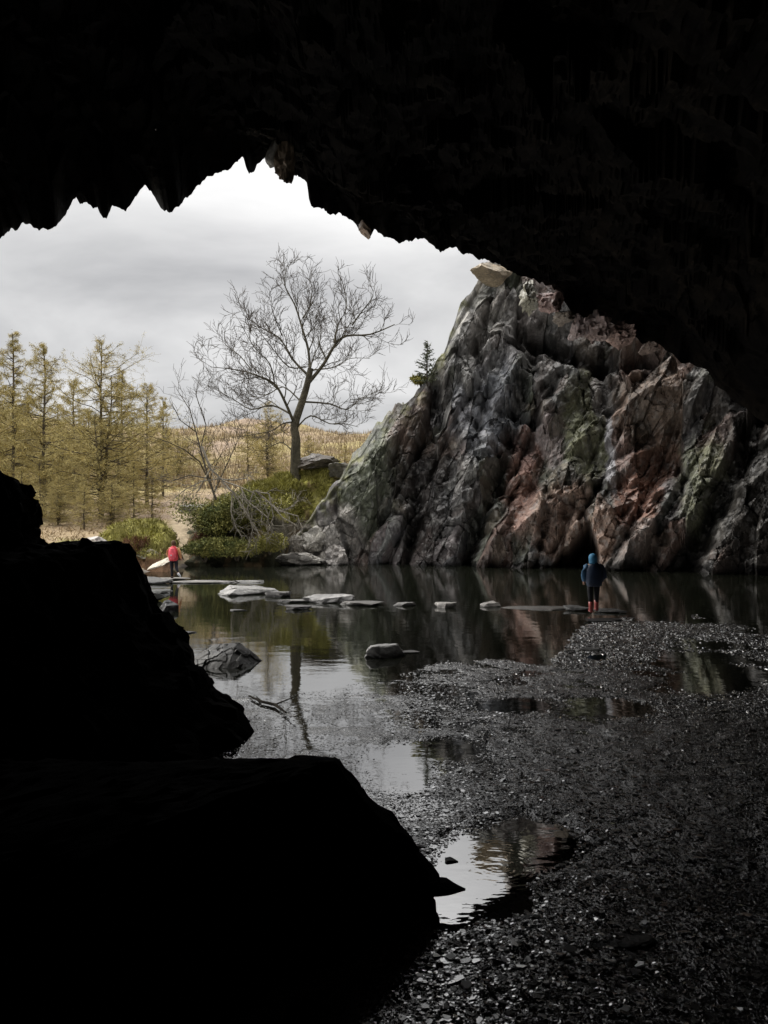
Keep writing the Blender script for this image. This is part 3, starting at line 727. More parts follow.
# the capstone on the ridge and the hanging pink blocks under the roof edge
rock('capstone', un(491, 274, 46.2), (2.3, 2.4, .95), 261, M['stone'], (.33, .27, .19), parent=cliff, tilt=(0, .12))
for i, (x, y, wd, hg, c_) in enumerate(((551, 303, 22, 24, (0.31, 0.22, 0.20)), (566, 317, 20, 12, (0.22, 0.19, 0.16)), (579, 329, 14, 20, (0.29, 0.23, 0.22)), (594, 329, 22, 22, (0.30, 0.23, 0.21)), (619, 336, 22, 18, (0.30, 0.21, 0.18)), (530, 300, 14, 26, (.25, .24, .19)), (650, 348, 14, 8, (.16, .12, .10)))):
    D = 37.2+i*.05
    rock('hanging_block', un(x, y, D), (wd/F*D*1.05, 1.6, hg/F*D*1.05), 270+i, M['stone'], c_, parent=cliff, sub=4, rough=.17, cuts=9)
# flakes on the roof edge
rock('hanging_flake', un(287, 161, 20.9), (.55, .4, 1.5), 281, M['stone'], (.16, .12, .085), parent=roof, tilt=(0, .12), sub=4, rough=.15, cuts=10)
rock('hanging_flake', un(274, 152, 20.9), (.35, .4, 1.0), 282, M['stone'], (.20, .19, .17), parent=roof, tilt=(0, .35), sub=3)
rock('hanging_flake', un(365, 228, 24.4), (.45, .5, .6), 283, M['stone'], (.20, .14, .10), parent=roof, sub=3)
# falling drip
mb = MB(); mb.tube([(0, 0, .05), (0, 0, .02), (0, 0, 0), (0, 0, -.015)], [.001, .006, .009, .004], 8)
dr = mb.build('water_drop', M['water'], None, True); dr.location = un(156, 128, 6.0); tag(dr, 'falling water drip lit against the dark cave roof', 'drip')

# ------------------------------------------------------------------ BANK and HUMMOCK (structure)
def mound(name, xs, ys_sil, D0, Dr, depth, seed, colfn, sub=(240, 130), toe=-.4, amp=.35, D0x=None, D0y=None, Dc_=None):
    """a rise whose crest follows the given line, from a toe at D0 to a crest Dr metres behind"""
    u = np.linspace(xs[0], xs[-1], sub[0]); t = np.linspace(0, 1, sub[1])
    crest = np.interp(u, xs, ys_sil)
    D0 = np.interp(u, D0x, D0y) if D0x else np.full(len(u), float(D0)); Dr = (Dc_-D0) if Dc_ else np.full(len(u), float(Dr))
    zc = HC+(YH-crest)/F*(D0+Dr)
    rows = []
    for tk in t:
        d = tk*depth
        f = np.sin(np.minimum(d/Dr, 1)*np.pi/2)**.8
        fall = sstep(0, 1, (d-Dr)/(depth-Dr))*.6
        y = D0+d
        rows.append(np.stack([(u-CX)/F*(D0+np.minimum(d, Dr)), y, toe+(zc-toe)*f*(1-fall)], -1))
    P = np.array(rows); n_ = gnormals(P); n_ = np.where(n_[..., 2:] < 0, -n_, n_)
    f1, r1 = facet3(P, 1.3, seed); f2, r2 = facet3(P, .5, seed+1)
    P = P+n_*(amp*f1+amp*.4*f2+fbm(P[..., 0]*.8, P[..., 1]*.8, P[..., 2]*.8, seed=seed)*amp*.5)[..., None]
    c = colfn(P, r1, n_)
    o = tag(grid_obj(name, P, M['ground'], c, True), kind='structure'); return o, P
def bankcol(P, r, n):
    c = np.zeros(P.shape); pxx = CX+F*P[..., 0]/P[..., 1]
    moss = np.array([.26, .24, .06]); rockc = np.array([.14, .12, .09]); dk = np.array([.05, .05, .03])
    g = sstep(-.35, .25, fbm(P[..., 0]*.9, P[..., 2]*.9, seed=301)+(P[..., 2]-3.2)*.45)
    c[:] = dk; c = c+(rockc-c)*(sstep(.45, .6, r)*sstep(255, 285, pxx))[..., None]
    c = c+(moss-c)*g[..., None]
    br = sstep(.1, .5, fbm(P[..., 0]*1.6, P[..., 1]*1.6, P[..., 2]*1.6, seed=303)); c = c+(np.array([.13, .09, .05])-c)*(.8*br)[..., None]
    return c
bank, BP = mound('bank', [182, 190, 200, 215, 240, 262, 297, 330, 350, 372], [566, 536, 520, 505, 492, 484, 473, 465, 466, 500], 43.6, 6.0, 14, 91, bankcol, D0x=[182, 262, 300, 372], D0y=[43.6, 43.8, 47.6, 48.2], Dc_=50.2)
def humcol(P, r, n):
    c = np.zeros(P.shape); c[:] = np.array([.22, .20, .06])
    b = sstep(-.1, .4, fbm(P[..., 0]*.8, P[..., 2]*1.2, seed=302)-(P[..., 2]-1.3)*.9)
    return c+(np.array([.12, .07, .04])-c)*b[..., None]
hum, HP = mound('hummock', [88, 100, 112, 125, 140, 155, 163, 170], [560, 540, 531, 526, 521, 520, 526, 562], 38.5, 4.0, 8, 93, humcol, (140, 80), amp=.38)

def tufts(name, P, n, h, mat_, seed, label, cat, zmin=-9, upmin=.3, mask=None, wd=.03, lean=.6):
    rg = np.random.default_rng(seed); fl = P.reshape(-1, 3); no_ = gnormals(P).reshape(-1, 3)
    ok = (fl[:, 2] > zmin)
    if mask is not None: ok &= mask(fl)
    ids = rg.choice(np.nonzero(ok)[0], n)
    p = fl[ids]+rg.normal(0, .06, (n, 3))*np.array([1, 1, .3])
    hh = h*(.5+rg.random(n)); dx = rg.normal(0, lean, n)*hh; dy = rg.normal(0, lean, n)*hh
    a = rg.random(n)*6.28; w_ = wd*(.6+.8*rg.random(n))
    A = p-np.stack([np.cos(a)*w_, np.sin(a)*w_, 0*w_], -1); B = p+np.stack([np.cos(a)*w_, np.sin(a)*w_, 0*w_], -1); C = p+np.stack([dx, dy, hh], -1)
    V = np.stack([A, B, C], 1).reshape(-1, 3)
    return tag(mesh_np(name, V, np.arange(n*3), np.arange(n)*3, mat_), label, cat, kind='stuff')
tufts('grass', BP, 42000, .26, M['moss'], 1, 'yellow green moss and grass on the bank under the bare tree', 'grass', zmin=2.6, mask=lambda f: (f[:, 1] < 51) & (fbm(f[:, 0]*.7, f[:, 2]*.7, seed=301) > -.35))
tufts('grass', HP, 12000, .16, M['moss'], 2, 'bright yellow green grass on the small hummock left of the path', 'grass', zmin=.6)
tufts('bracken', HP, 1600, .2, M['bracken'], 3, 'red brown dead bracken on the low front of the hummock', 'bracken', zmin=.2, mask=lambda f: (f[:, 2] < 1.7) & (f[:, 0] > gx(108, 40)) & (f[:, 0] < gx(150, 40)) & (f[:, 1] < 41) & (fbm(f[:, 0]*1.3, f[:, 2]*1.3, seed=305) > .25))
tufts('bracken', BP, 1500, .3, M['bracken'], 4, 'red brown bracken patch on the bank right of the path', 'bracken', zmin=.6, mask=lambda f: (f[:, 2] < 2.6) & (f[:, 0] < gx(203, 44)) & (f[:, 1] < 47))
# hillside scrub
rg = np.random.default_rng(8); n = 60000
Dh = 40+160*rg.random(n)**1.6; ah = (-420+840*rg.random(n))/F; Xh = ah*Dh
ph = CX+F*ah; pcn = np.interp(Dh, [50, 60, 75], [182, 185, 178])
kp = ((np.abs(ph-pcn) > 17) | (Dh > 70)) & ((Dh > 50) | (ph < 86))
Xh, Dh = Xh[kp], Dh[kp]
Zh = ground_z(Xh, Dh)
Gd = np.stack([Xh, Dh, Zh], -1)[None]
hs = tufts('undergrowth', np.repeat(Gd, 2, 0), 56000, .26, M['scrub'], 9, 'tawny brown undergrowth covering the hillside between the larches', 'undergrowth', wd=.035, lean=1.0)

n = 60000
Dh = 95+260*rg.random(n)**1.3; ah = (-420+840*rg.random(n))/F; Xh = ah*Dh
Gd = np.stack([Xh, Dh, ground_z(Xh, Dh)], -1)[None]
tufts('woodland', np.repeat(Gd, 2, 0), 50000, 1.3, M['farwood'], 10, 'brown leafless far off woodland covering the valley side', 'woodland', wd=.10, lean=.25)
# ------------------------------------------------------------------ SHRUBS
def leaf_blob(mb_, c, rx, ry, rz_, n, s, rg, shell=.35):
    for _ in range(n):
        d = rg.normal(size=3); d /= np.linalg.norm(d); r = (1-shell*rg.random()**1.5)
        p = np.array(c)+d*np.array([rx, ry, rz_])*r
        a = d*.7+rg.normal(size=3)*.6; a /= np.linalg.norm(a); b = np.cross(a, rg.normal(size=3)); b /= np.linalg.norm(b)
        L_ = s*(.6+.9*rg.random())
        mb_.tri(p-b*L_*.28, p+b*L_*.28, p+a*L_)
def bush(loc, size, seed, n, label, m='juniper', s=.12, group=None, name='bush'):
    n = int(n*2.6) if s < .15 else n; rg = np.random.default_rng(seed); root = empty(name, loc); tag(root, label, 'bush', group)
    mb_ = MB(); st = MB()
    for k_ in range(11):
        c = rg.normal(0, .36, 3)*np.array(size)*.55; c[2] = abs(c[2])*.9+size[2]*.2
        r = (.22+.22*rg.random())
        leaf_blob(mb_, c, size[0]*r, size[1]*r, size[2]*r*.8, n//11, s, rg, .7)
        st.tube([(c[0]*.1, c[1]*.1, -.3), (c[0]*.5, c[1]*.5, c[2]*.4), tuple(c*.9)], [.05, .03, .01], 5)
    st.build('stem', M['bark'], root); mb_.build('foliage', M[m], root)
    return root
GB = 'dark green bushes on the bank'
bush(tuple(un(216, 533, 45.0)), (3.4, 2.2, 2.7), 401, 4200, 'dark green juniper bush at the path side end of the bank', group=GB)
bush(tuple(un(244, 527, 45.4)), (3.6, 2.2, 3.0), 402, 4600, 'tallest dark green bush in the middle of the bank under the dead branches', group=GB)
bush(tuple(un(205, 557, 43.6)), (2.4, 1.6, 1.4), 403, 2600, 'small green bush at the waterline nearest the walker in red', group=GB)
bush(tuple(un(238, 556, 43.8)), (3.6, 1.6, 1.6), 404, 3200, 'low spreading bush overhanging the pond below the tallest bush', group=GB)
bush(tuple(un(270, 550, 44.2)), (2.2, 1.5, 1.4), 405, 2200, 'mossy bush overhanging the pond next to the pale rocks', 'moss', group=GB)
bush(tuple(un(262, 516, 46.0)), (2.6, 1.6, 1.5), 406, 2200, 'olive green bush tangled in the dead branches below the bare tree', 'moss', group=GB)

# ------------------------------------------------------------------ TREES
rnd = random.Random(4)
def wander(p0, d, length, r0, r1, segs, up, rr, wob=.22):
    pts = [Vector(p0)]; d = Vector(d).normalized(); rad = [r0]
    for i in range(segs):
        d = (d+Vector((rr.gauss(0, wob), rr.gauss(0, wob), rr.gauss(0, wob)+up))).normalized()
        pts.append(pts[-1]+d*(length/segs)); rad.append(r0+(r1-r0)*(i+1)/segs)
    return pts, rad, d
def branch_rec(mbw, mbt, pts, rad, level, rr, up, lenf, maxlev, dens=1.0, rmin=.011):
    """side shoots along a limb"""
    L_ = sum((pts[i+1]-pts[i]).length for i in range(len(pts)-1))
    nsh = max(2, int(L_*(2.3, 2.6, 2.6, 2.6)[min(level, 3)]*dens))
    for k_ in range(nsh):
        t = .15+.85*(k_+rr.random())/nsh; f = t*(len(pts)-1); i = min(int(f), len(pts)-2); w_ = f-i
        p = pts[i].lerp(pts[i+1], w_); r = rad[i]*(1-w_)+rad[i+1]*w_
        d = (pts[i+1]-pts[i]).normalized()
        side = d.cross(Vector((rr.gauss(0, 1), rr.gauss(0, 1), rr.gauss(0, 1)))).normalized()
        nd = (d*.9+side*(.55+.45*rr.random())+Vector((0, 0, up))).normalized()
        ln = L_*(lenf, lenf*1.15, lenf*1.3, .4)[min(level, 3)]*(.5+.7*rr.random())*(1.15-.6*t)
        ln = max(ln, .4+.3*rr.random())
        r0 = max(r*.5, rmin*1.25); sg = 4 if level > 1 else 6
        q, rd, _ = wander(p, nd, ln, r0, rmin*.8, sg, up*.22, rr, .09 if level else .15)
        (mbw if level == 0 else mbt).tube(q, rd, 4 if level == 0 else 3, cap=False)
        if level+1 < maxlev: branch_rec(mbw, mbt, q, rd, level+1, rr, up, lenf, maxlev, dens, rmin)
# the bare tree: main limbs traced, given depth
def Z3(x, y): return (170+x/3.072, 230+y/3.072)
D0 = 50.0
def limb(pts, dys, r0, r1):
    out_ = []
    for (x, y), dy in zip(pts, dys):
        a, b = Z3(x, y); out_.append(Vector(un(a, b, D0+dy)))
    # subdivide smoothly
    res = []
    for i in range(len(out_)-1):
        p0 = out_[max(i-1, 0)]; p1 = out_[i]; p2 = out_[i+1]; p3 = out_[min(i+2, len(out_)-1)]
        for t in (0, .33, .66):
            res.append(.5*((2*p1)+(p2-p0)*t+(2*p0-5*p1+4*p2-p3)*t*t+(3*p1-p0-3*p2+p3)*t**3))
    res.append(out_[-1])
    K = len(res); return res, [r0+(r1-r0)*(i/(K-1))**.8 for i in range(K)]
root = empty('bare_tree', tuple(un(297, 474, D0))); tag(root, 'tall leafless tree with a wide twiggy crown on the mossy bank', 'tree')
tw, tt_ = MB(), MB(); rr = random.Random(11)
trunk = limb([(385, 790), (386, 730), (386, 680), (387, 640), (383, 600), (405, 530), (420, 480), (432, 425)], [0]*8, .42, .20)
trunk[1][0] = .5; tw.tube(trunk[0], trunk[1], 10)
limbs = [([(425, 470), (480, 390), (520, 320), (560, 290), (640, 285), (725, 250)], [0, -.5, -1, -1.4, -1.8, -2], .19, .03),
         ([(505, 345), (530, 250), (560, 185), (545, 100)], [-.8, -.3, 0, .5], .11, .02),
         ([(560, 292), (600, 220), (650, 150), (640, 110)], [-1.4, -2.5, -3, -3.2], .08, .015),
         ([(430, 430), (427, 340), (405, 260), (380, 180), (345, 110), (355, 40)], [0, .4, .8, 1, 1.2, 1.6], .15, .02),
         ([(408, 270), (430, 190), (440, 130), (430, 80)], [.8, 1.6, 2.4, 2.8], .07, .014),
         ([(428, 450), (370, 370), (330, 300), (270, 265), (200, 215)], [0, .8, 1.6, 2, 2.4], .13, .018),
         ([(345, 325), (320, 250), (300, 190), (300, 150)], [1.5, .6, 0, -.4], .06, .014),
         ([(384, 600), (345, 520), (310, 460), (250, 430), (180, 410), (90, 400)], [0, -.8, -1.2, -1.5, -1.2, -1], .15, .018),
         ([(322, 480), (295, 390), (240, 330), (190, 240)], [-1.1, -2, -2.6, -3], .07, .014),
         ([(250, 430), (190, 360), (140, 320), (125, 290)], [-1.5, -1, -.6, -.2], .06, .013),
         ([(370, 565), (300, 535), (230, 550), (170, 515), (90, 470)], [0, 1.1, 2, 2.4, 2.8], .10, .015),
         ([(392, 605), (435, 572), (500, 600), (550, 600), (600, 612)], [0, -.8, -1.4, -1.8, -2], .08, .014),
         ([(415, 528), (500, 530), (560, 550), (610, 510), (680, 480)], [0, 1, 1.8, 2.2, 2.6], .09, .014),
         ([(376, 590), (340, 600), (300, 625), (230, 640), (160, 650)], [0, -.8, -1.3, -1.8, -2.2], .08, .014),
         ([(380, 682), (340, 668), (310, 675), (270, 697)], [0, .4, .7, .9], .07, .016),
         ([(440, 430), (520, 400), (570, 370), (640, 370)], [0, 1.2, 2.2, 3], .07, .013),
         ([(420, 480), (440, 380), (470, 300), (470, 220)], [0, 1.6, 2.8, 3.4], .09, .014),
         ([(405, 530), (340, 470), (280, 500), (220, 480)], [0, 1.6, 3, 4], .08, .014),
         ([(415, 420), (360, 400), (300, 330), (240, 250)], [0, -1.6, -3, -3.8], .08, .014)]
for pts, dy, r0, r1 in limbs:
    pts = [pts[0]]+[(408+(x-408)*.89, 560+(y-560)*.87) for x, y in pts[1:]] if pts[0][1] < 700 else pts
    r0 *= .8
    p_, r_ = limb(pts, dy, r0, r1); tw.tube(p_, r_, 6)
    branch_rec(tw, tt_, p_, r_, 0, rr, .16, .38, 4, .92, .0115)
# mesh data are in world space: shift into the empty's frame
def into(mb_, root_):
    l = root_.location; mb_.v = [(a-l.x, b-l.y, c-l.z) for a, b, c in mb_.v]
into(tw, root); into(tt_, root)
tw.build('trunk', M['mossbark'], root); tt_.build('crown', M['twig'], root)

# leaning bare shrub and the fallen dead branches on the bank
def px_limb(pts, D, dys, r0, r1):
    o_ = [Vector(un(x, y, D+d)) for (x, y), d in zip(pts, dys)]; K = len(o_); return o_, [r0+(r1-r0)*i/(K-1) for i in range(K)]
root = empty('bare_sapling', tuple(un(216, 500, 48))); tag(root, 'thin leafless leaning sapling between the path and the bare tree', 'sapling')
a_, b_ = MB(), MB(); rr = random.Random(21)
for pts, dy, r0 in (([(216, 500), (206, 470), (198, 440), (190, 410), (176, 388)], [0, 0, .5, 1, 1.5], .085), ([(212, 488), (200, 462), (185, 450), (168, 442), (150, 436)], [0, -.4, -1, -1.4, -1.8], .06),
                    ([(200, 452), (206, 425), (196, 395), (200, 372)], [0, 1, 1.4, 2], .05), ([(206, 478), (190, 475), (170, 482), (150, 478)], [0, .8, 1.3, 1.9], .05), ([(214, 492), (228, 462), (238, 440), (234, 420)], [0, .4, .7, 1], .05), ([(196, 432), (180, 420), (172, 404)], [0, -.8, -1.6], .04)):
    p_, r_ = px_limb(pts, 48, dy, r0, .015); a_.tube(p_, r_, 5); branch_rec(a_, b_, p_, r_, 0, rr, .06, .30, 3, .75, .010)
into(a_, root); into(b_, root); a_.build('trunk', M['bark'], root); b_.build('crown', M['twig'], root)
def Z4(x, y): return (170+x/3.84, 440+y/3.84)
root = empty('dead_tree', tuple(un(252, 487, 46))); tag(root, 'fallen grey dead tree with tangled branches drooping over the bank', 'dead tree')
a_, b_ = MB(), MB(); rr = random.Random(31)
for pts, r0 in (([(120, 20), (150, 110), (200, 160), (270, 180), (330, 195)], .085), ([(200, 160), (240, 200), (280, 250), (310, 310), (345, 370)], .07), ([(270, 180), (300, 230), (370, 300), (380, 350)], .06),
                ([(330, 195), (370, 240), (420, 270), (490, 290), (500, 340)], .07), ([(430, 270), (470, 260), (490, 230), (480, 205)], .05), ([(240, 200), (235, 270), (250, 330), (270, 370)], .05),
                ([(320, 200), (300, 270), (320, 340), (300, 380)], .05), ([(400, 260), (440, 300), (480, 320), (470, 350)], .05), ([(150, 110), (110, 190), (95, 200)], .05), ([(180, 145), (240, 165), (300, 150), (320, 120)], .05),
                ([(200, 150), (120, 160), (60, 190), (10, 230)], .045), ([(330, 195), (380, 220), (400, 300), (385, 340)], .05)):
    q_ = [Z4(*p) for p in pts]; p_, r_ = px_limb(q_, 43.8, [i*-.15 for i in range(len(q_))], r0, .022)
    p_ = [Vector(p)+Vector((rr.gauss(0, .06), rr.gauss(0, .1), rr.gauss(0, .06))) for p in p_]
    a_.tube(p_, r_, 5); branch_rec(b_, b_, p_, r_, 0, rr, -.10, .34, 3, .95, .012)
into(a_, root); into(b_, root); a_.build('trunk', M['deadwood'], root); b_.build('twigs', M['deadwood'], root)
# twig lying in the shallows
a_ = MB(); P0 = [un(249, 698, wl(698)), un(262, 704, wl(704)), un(275, 707, wl(707)), un(286, 715, wl(715))]
a_.tube([Vector(p)+Vector((0, 0, .03)) for p in P0], [.012, .02, .022, .012], 6)
a_.tube([Vector(P0[1])+Vector((0, 0, .03)), Vector(un(256, 702, wl(697)))+Vector((0, 0, .08))], [.012, .006], 5); a_.tube([Vector(P0[2])+Vector((0, 0, .03)), Vector(un(296, 704, wl(712)))+Vector((0, 0, .1))], [.012, .005], 5)
tag(a_.build('fallen_branch', M['bark']), 'dark bare twig lying in the bright shallows', 'branch')

# larches
def larch(seed, H=16.0, spread=3.2, n_br=95, nleaf=15000, multi=False, name='larch', bare=.05):
    rr = random.Random(seed); rg = np.random.default_rng(seed)
    root = empty(name); t_, c_ = MB(), MB(); tips = []
    stems = [(0, 0, 1.0)]+([(.5, .2, .82), (-.35, -.3, .6)] if multi else [])
    for (ox, oy, hf) in stems:
        h = H*hf; pts = [Vector((ox*(.2+z/H*2.2)+rr.gauss(0, .05), oy*(.2+z/H*2), z)) for z in np.linspace(-.6, h, 12)]
        t_.tube(pts, [.20*hf*(1-i/12.5)+.015 for i in range(12)], 7)
        nb_ = int(n_br*hf/(1.3 if multi else 1))
        for k_ in range(nb_):
            f = bare+(1-bare)*(k_/nb_)**.9; z = f*h; i = min(int((z+.6)/(h+.6)*11), 10)
            p = pts[i].lerp(pts[i+1], ((z+.6)/(h+.6)*11)-i); az = rr.random()*6.28
            prof = math.sin(min(1, (1-f)*1.25+.06)*math.pi/2)**.9*(1 if f > .3 else .75)
            ln = spread*hf*prof*(.45+.75*rr.random())*(1.35 if rr.random() < .12 else 1)
            q_, rd, _ = wander(p, (math.cos(az), math.sin(az), -.25+(.35+.9*f)*rr.random()), ln, .07*(1-f*.7)*hf+.012, .012, 6, .05, rr, .12)
            t_.tube(q_, rd, 4, cap=False)
            for s_ in range(int(3+ln*2.2)):
                tq = .25+.75*rr.random(); ii = min(int(tq*6), 5); pp = q_[ii].lerp(q_[ii+1], tq*6-ii)
                dd = ((q_[ii+1]-q_[ii]).normalized()+Vector((rr.gauss(0, .8), rr.gauss(0, .8), rr.gauss(0, .55)))).normalized()
                w_, wr, _ = wander(pp, dd, ln*.32*(.5+rr.random()), .013, .007, 3, -.03, rr, .2)
                c_.tube(w_, wr, 3, cap=False); tips.append(w_)
    per = max(1, nleaf//max(1, len(tips)))
    for w_ in tips:
        for _ in range(per):
            tq = rr.random()*3; ii = min(int(tq), 2); p = np.array(w_[ii].lerp(w_[ii+1], tq-ii))+rg.normal(0, .10, 3)
            a = rg.normal(size=3)*.8+np.array([0, 0, -.4]); a /= np.linalg.norm(a); b = np.cross(a, rg.normal(size=3)); b /= np.linalg.norm(b)
            l_ = .12+.18*rr.random(); c_.tri(p-b*.018, p+b*.018, p+a*l_)
    t_.build('trunk', M['larchbark'], root); c_.build('crown', M['larch'], root)
    return root
def copy_tree(o, parent=None):
    c = o.copy(); col.objects.link(c); c.parent = parent
    for ch in list(o.children): copy_tree(ch, c)
    return c
def put(o, px_, D, topy, H, rz, sx=1.0):
    X_ = gx(px_, D); z = float(ground_z(np.array([X_]), np.array([float(D)]))[0]); ztop = HC+(YH-topy)/F*D
    s_ = (ztop-z)/H; o.location = (X_, D, z); o.scale = (s_*sx, s_*sx, s_); o.rotation_euler = (0, 0, rz)
GL = 'larch trees on the slope beyond the pond'
A = larch(61, 16, 6.2, 120, 36000, True); put(A, 101, 60, 342, 16, .4, 1.0); tag(A, 'broad multi stemmed larch with the widest crown beyond the hummock', 'larch', GL)
B = larch(62, 16, 3.6, 95, 21000); put(B, 44, 62, 345, 16, 0); tag(B, 'slender larch second from the frame edge with bushy tip', 'larch', GL)
Cc = larch(63, 16, 3.4, 95, 19000); put(Cc, 13, 64, 334, 16, 0); tag(Cc, 'tallest slender larch rising at the frame edge', 'larch', GL)
E = copy_tree(B); put(E, 147, 74, 385, 16, 2.0, 1.2); E['label'] = 'shorter larch right behind the broad multi stemmed larch'
E = copy_tree(Cc); put(E, 163, 84, 398, 16, 1.0, 1.0); E['label'] = 'small thin larch standing nearest the top of the path'
E = copy_tree(A); put(E, 268, 86, 402, 16, 1.9, .8); E['label'] = 'pale larch seen through the lower limbs of the bare tree'
E = copy_tree(B); put(E, 74, 78, 380, 16, 4.0, 1.2); E['label'] = 'larch between the slender pair and the broad larch, farther up the slope'
E = copy_tree(Cc); put(E, 122, 72, 372, 16, 3.0, 1.2); E['label'] = 'narrow larch poking out behind the right side of the broad larch crown'
rr = random.Random(77)
spots = [(-30, 66, 350), (-8, 85, 372), (28, 88, 392), (58, 95, 404), (88, 100, 410), (132, 96, 418), (178, 105, 432), (205, 120, 436), (248, 112, 432), (308, 98, 436), (345, 104, 446), (20, 75, 410), (60, 70, 425), (118, 66, 442), (12, 110, 400), (100, 125, 420), (165, 135, 430), (22, 54, 468), (58, 56, 478), (84, 53, 486), (134, 57, 462), (112, 55, 480), (40, 60, 455), (152, 62, 470)]
for i, (x, D, ty) in enumerate(spots):
    E = copy_tree((A, B, Cc)[i % 3]); put(E, x, D, ty, 16, rr.random()*6, 1.1+.6*rr.random()); E['label'] = 'far larch in the yellowish wood on the hillside behind the front larches'; E['group'] = 'far larches on the hillside'
# conifer on the cliff ridge
def spruce(seed, H):
    rr = random.Random(seed); rg = np.random.default_rng(seed); root = empty('spruce_sapling'); t_, c_ = MB(), MB()
    t_.tube([(0, 0, -.5), (0, 0, H*.5), (.03, 0, H)], [.07, .045, .012], 6)
    for k_ in range(58):
        f = k_/58; z = H*(.08+.9*f); az = rr.random()*6.28; ln = H*.33*(1-f)**.8*(.7+.5*rr.random())+.08
        q_, rd, _ = wander((0, 0, z), (math.cos(az), math.sin(az), .25), ln, .02, .008, 4, .04, rr, .12); t_.tube(q_, rd, 3, cap=False)
        for s_ in range(int(6+ln*26)):
            tq = rr.random()*4; ii = min(int(tq), 3); p = np.array(q_[ii].lerp(q_[ii+1], tq-ii)); a = rg.normal(size=3)*np.array([1, 1, .5])+np.array([math.cos(az), math.sin(az), .1])*.7; a /= np.linalg.norm(a); b = np.cross(a, rg.normal(size=3)); b /= np.linalg.norm(b)
            l_ = .10+.16*rr.random(); c_.tri(p-b*.03, p+b*.03, p+a*l_)
    t_.build('trunk', M['bark'], root); c_.build('crown', M['conifer'], root); return root
S = spruce(91, 3.0); S.location = tuple(un(427, 388, 47)); tag(S, 'small dark spruce sapling on the cliff ridge against the sky', 'sapling')
bs = bush(tuple(un(422, 384, 47.5)), (1.4, 1.0, .8), 409, 900, 'low yellowish shrub at the foot of the spruce sapling on the ridge', 'moss', .16)

# ------------------------------------------------------------------ PEOPLE
M['skin'], _, _, _ = mat('skin', (.42, .25, .18), .6, .4)
M['navy'] = rockmat('navy_coat', (.014, .026, .055), 9, (.5, .7), .4, .3, .02, .8, 1.2)
M['blue'] = rockmat('blue_hood', (.045, .20, .36), 9, (.5, .7), .4, .3, .02, .8, 1.2)
M['coatblue'] = rockmat('blue_sleeve', (.035, .10, .19), 9, (.5, .7), .4, .3, .02, .8, 1.2)
M['red'] = rockmat('red_jacket', (.55, .055, .065), 9, (.6, .8), .3, .3, .02, .8, 1.2)
M['pack'] = rockmat('pink_red_rucksack', (.72, .10, .13), 9, (.6, .8), .3, .3, .02, .8, 1.2)
M['tan'] = rockmat('tan_sleeve', (.45, .22, .10), 9, (.6, .8), .3, .3, .02, .8, 1.2)
M['black'] = rockmat('black_trousers', (.012, .012, .016), 9, (.7, .9), .3, .3, .02, .8, 1.2)
M['wellie'] = rockmat('pink_boots', (.36, .08, .075), 9, (.3, .4), .5, .1, .01, .9, 1.1)
M['shoe'] = rockmat('pale_shoe', (.45, .45, .47), 9, (.6, .7), .3, .1, .01, .9, 1.1)
M['hair'], _, _, _ = mat('brown_hair', (.09, .055, .03), .8, .3)
def skin_body(name, joints, edges, radii, parent, m):
    me = bpy.data.meshes.new(name); me.from_pydata(joints, edges, []); o = bpy.data.objects.new(name, me); col.objects.link(o)
    sk = o.modifiers.new('skin', 'SKIN'); sk.use_smooth_shade = True
    for i, r in enumerate(radii): me.skin_vertices[0].data[i].radius = (r, r) if np.isscalar(r) else r
    me.skin_vertices[0].data[0].use_root = True
    ss = o.modifiers.new('sub', 'SUBSURF'); ss.levels = 2; ss.render_levels = 2
    dg = bpy.context.evaluated_depsgraph_get(); dg.update()
    me2 = bpy.data.meshes.new_from_object(o.evaluated_get(dg)); o.modifiers.clear(); o.data = me2; bpy.data.meshes.remove(me)
    me2.materials.clear(); me2.materials.append(m); me2.polygons.foreach_set('use_smooth', [True]*len(me2.polygons)); o.parent = parent
    return o
def ell(c, rx, ry, n=20):
    return [(c[0]+rx*math.cos(2*math.pi*k/n), c[1]+ry*math.sin(2*math.pi*k/n), c[2]) for k in range(n)]
def hand(mbv, w_, d, s_):
    """five short curled fingers rooted in a palm"""
    w_ = Vector(w_); d = Vector(d).normalized(); a = d.cross(Vector((0, 1, .1))).normalized()
    mbv.tube([w_, w_+d*.045*s_, w_+d*.085*s_], [.022*s_, .034*s_, .030*s_], 8)
    for k in range(4):
        o_ = w_+d*.08*s_+a*(k-1.5)*.017*s_; L_ = (.055, .065, .06, .048)[k]*s_
        mbv.tube([o_, o_+d*L_*.5, o_+d*L_*.9+Vector((0, .012*s_, 0))], [.009*s_, .0085*s_, .006*s_], 6)
    mbv.tube([w_+d*.03*s_+a*.03*s_, w_+d*.05*s_+a*.05*s_, w_+d*.08*s_+a*.055*s_], [.011*s_, .010*s_, .007*s_], 6)
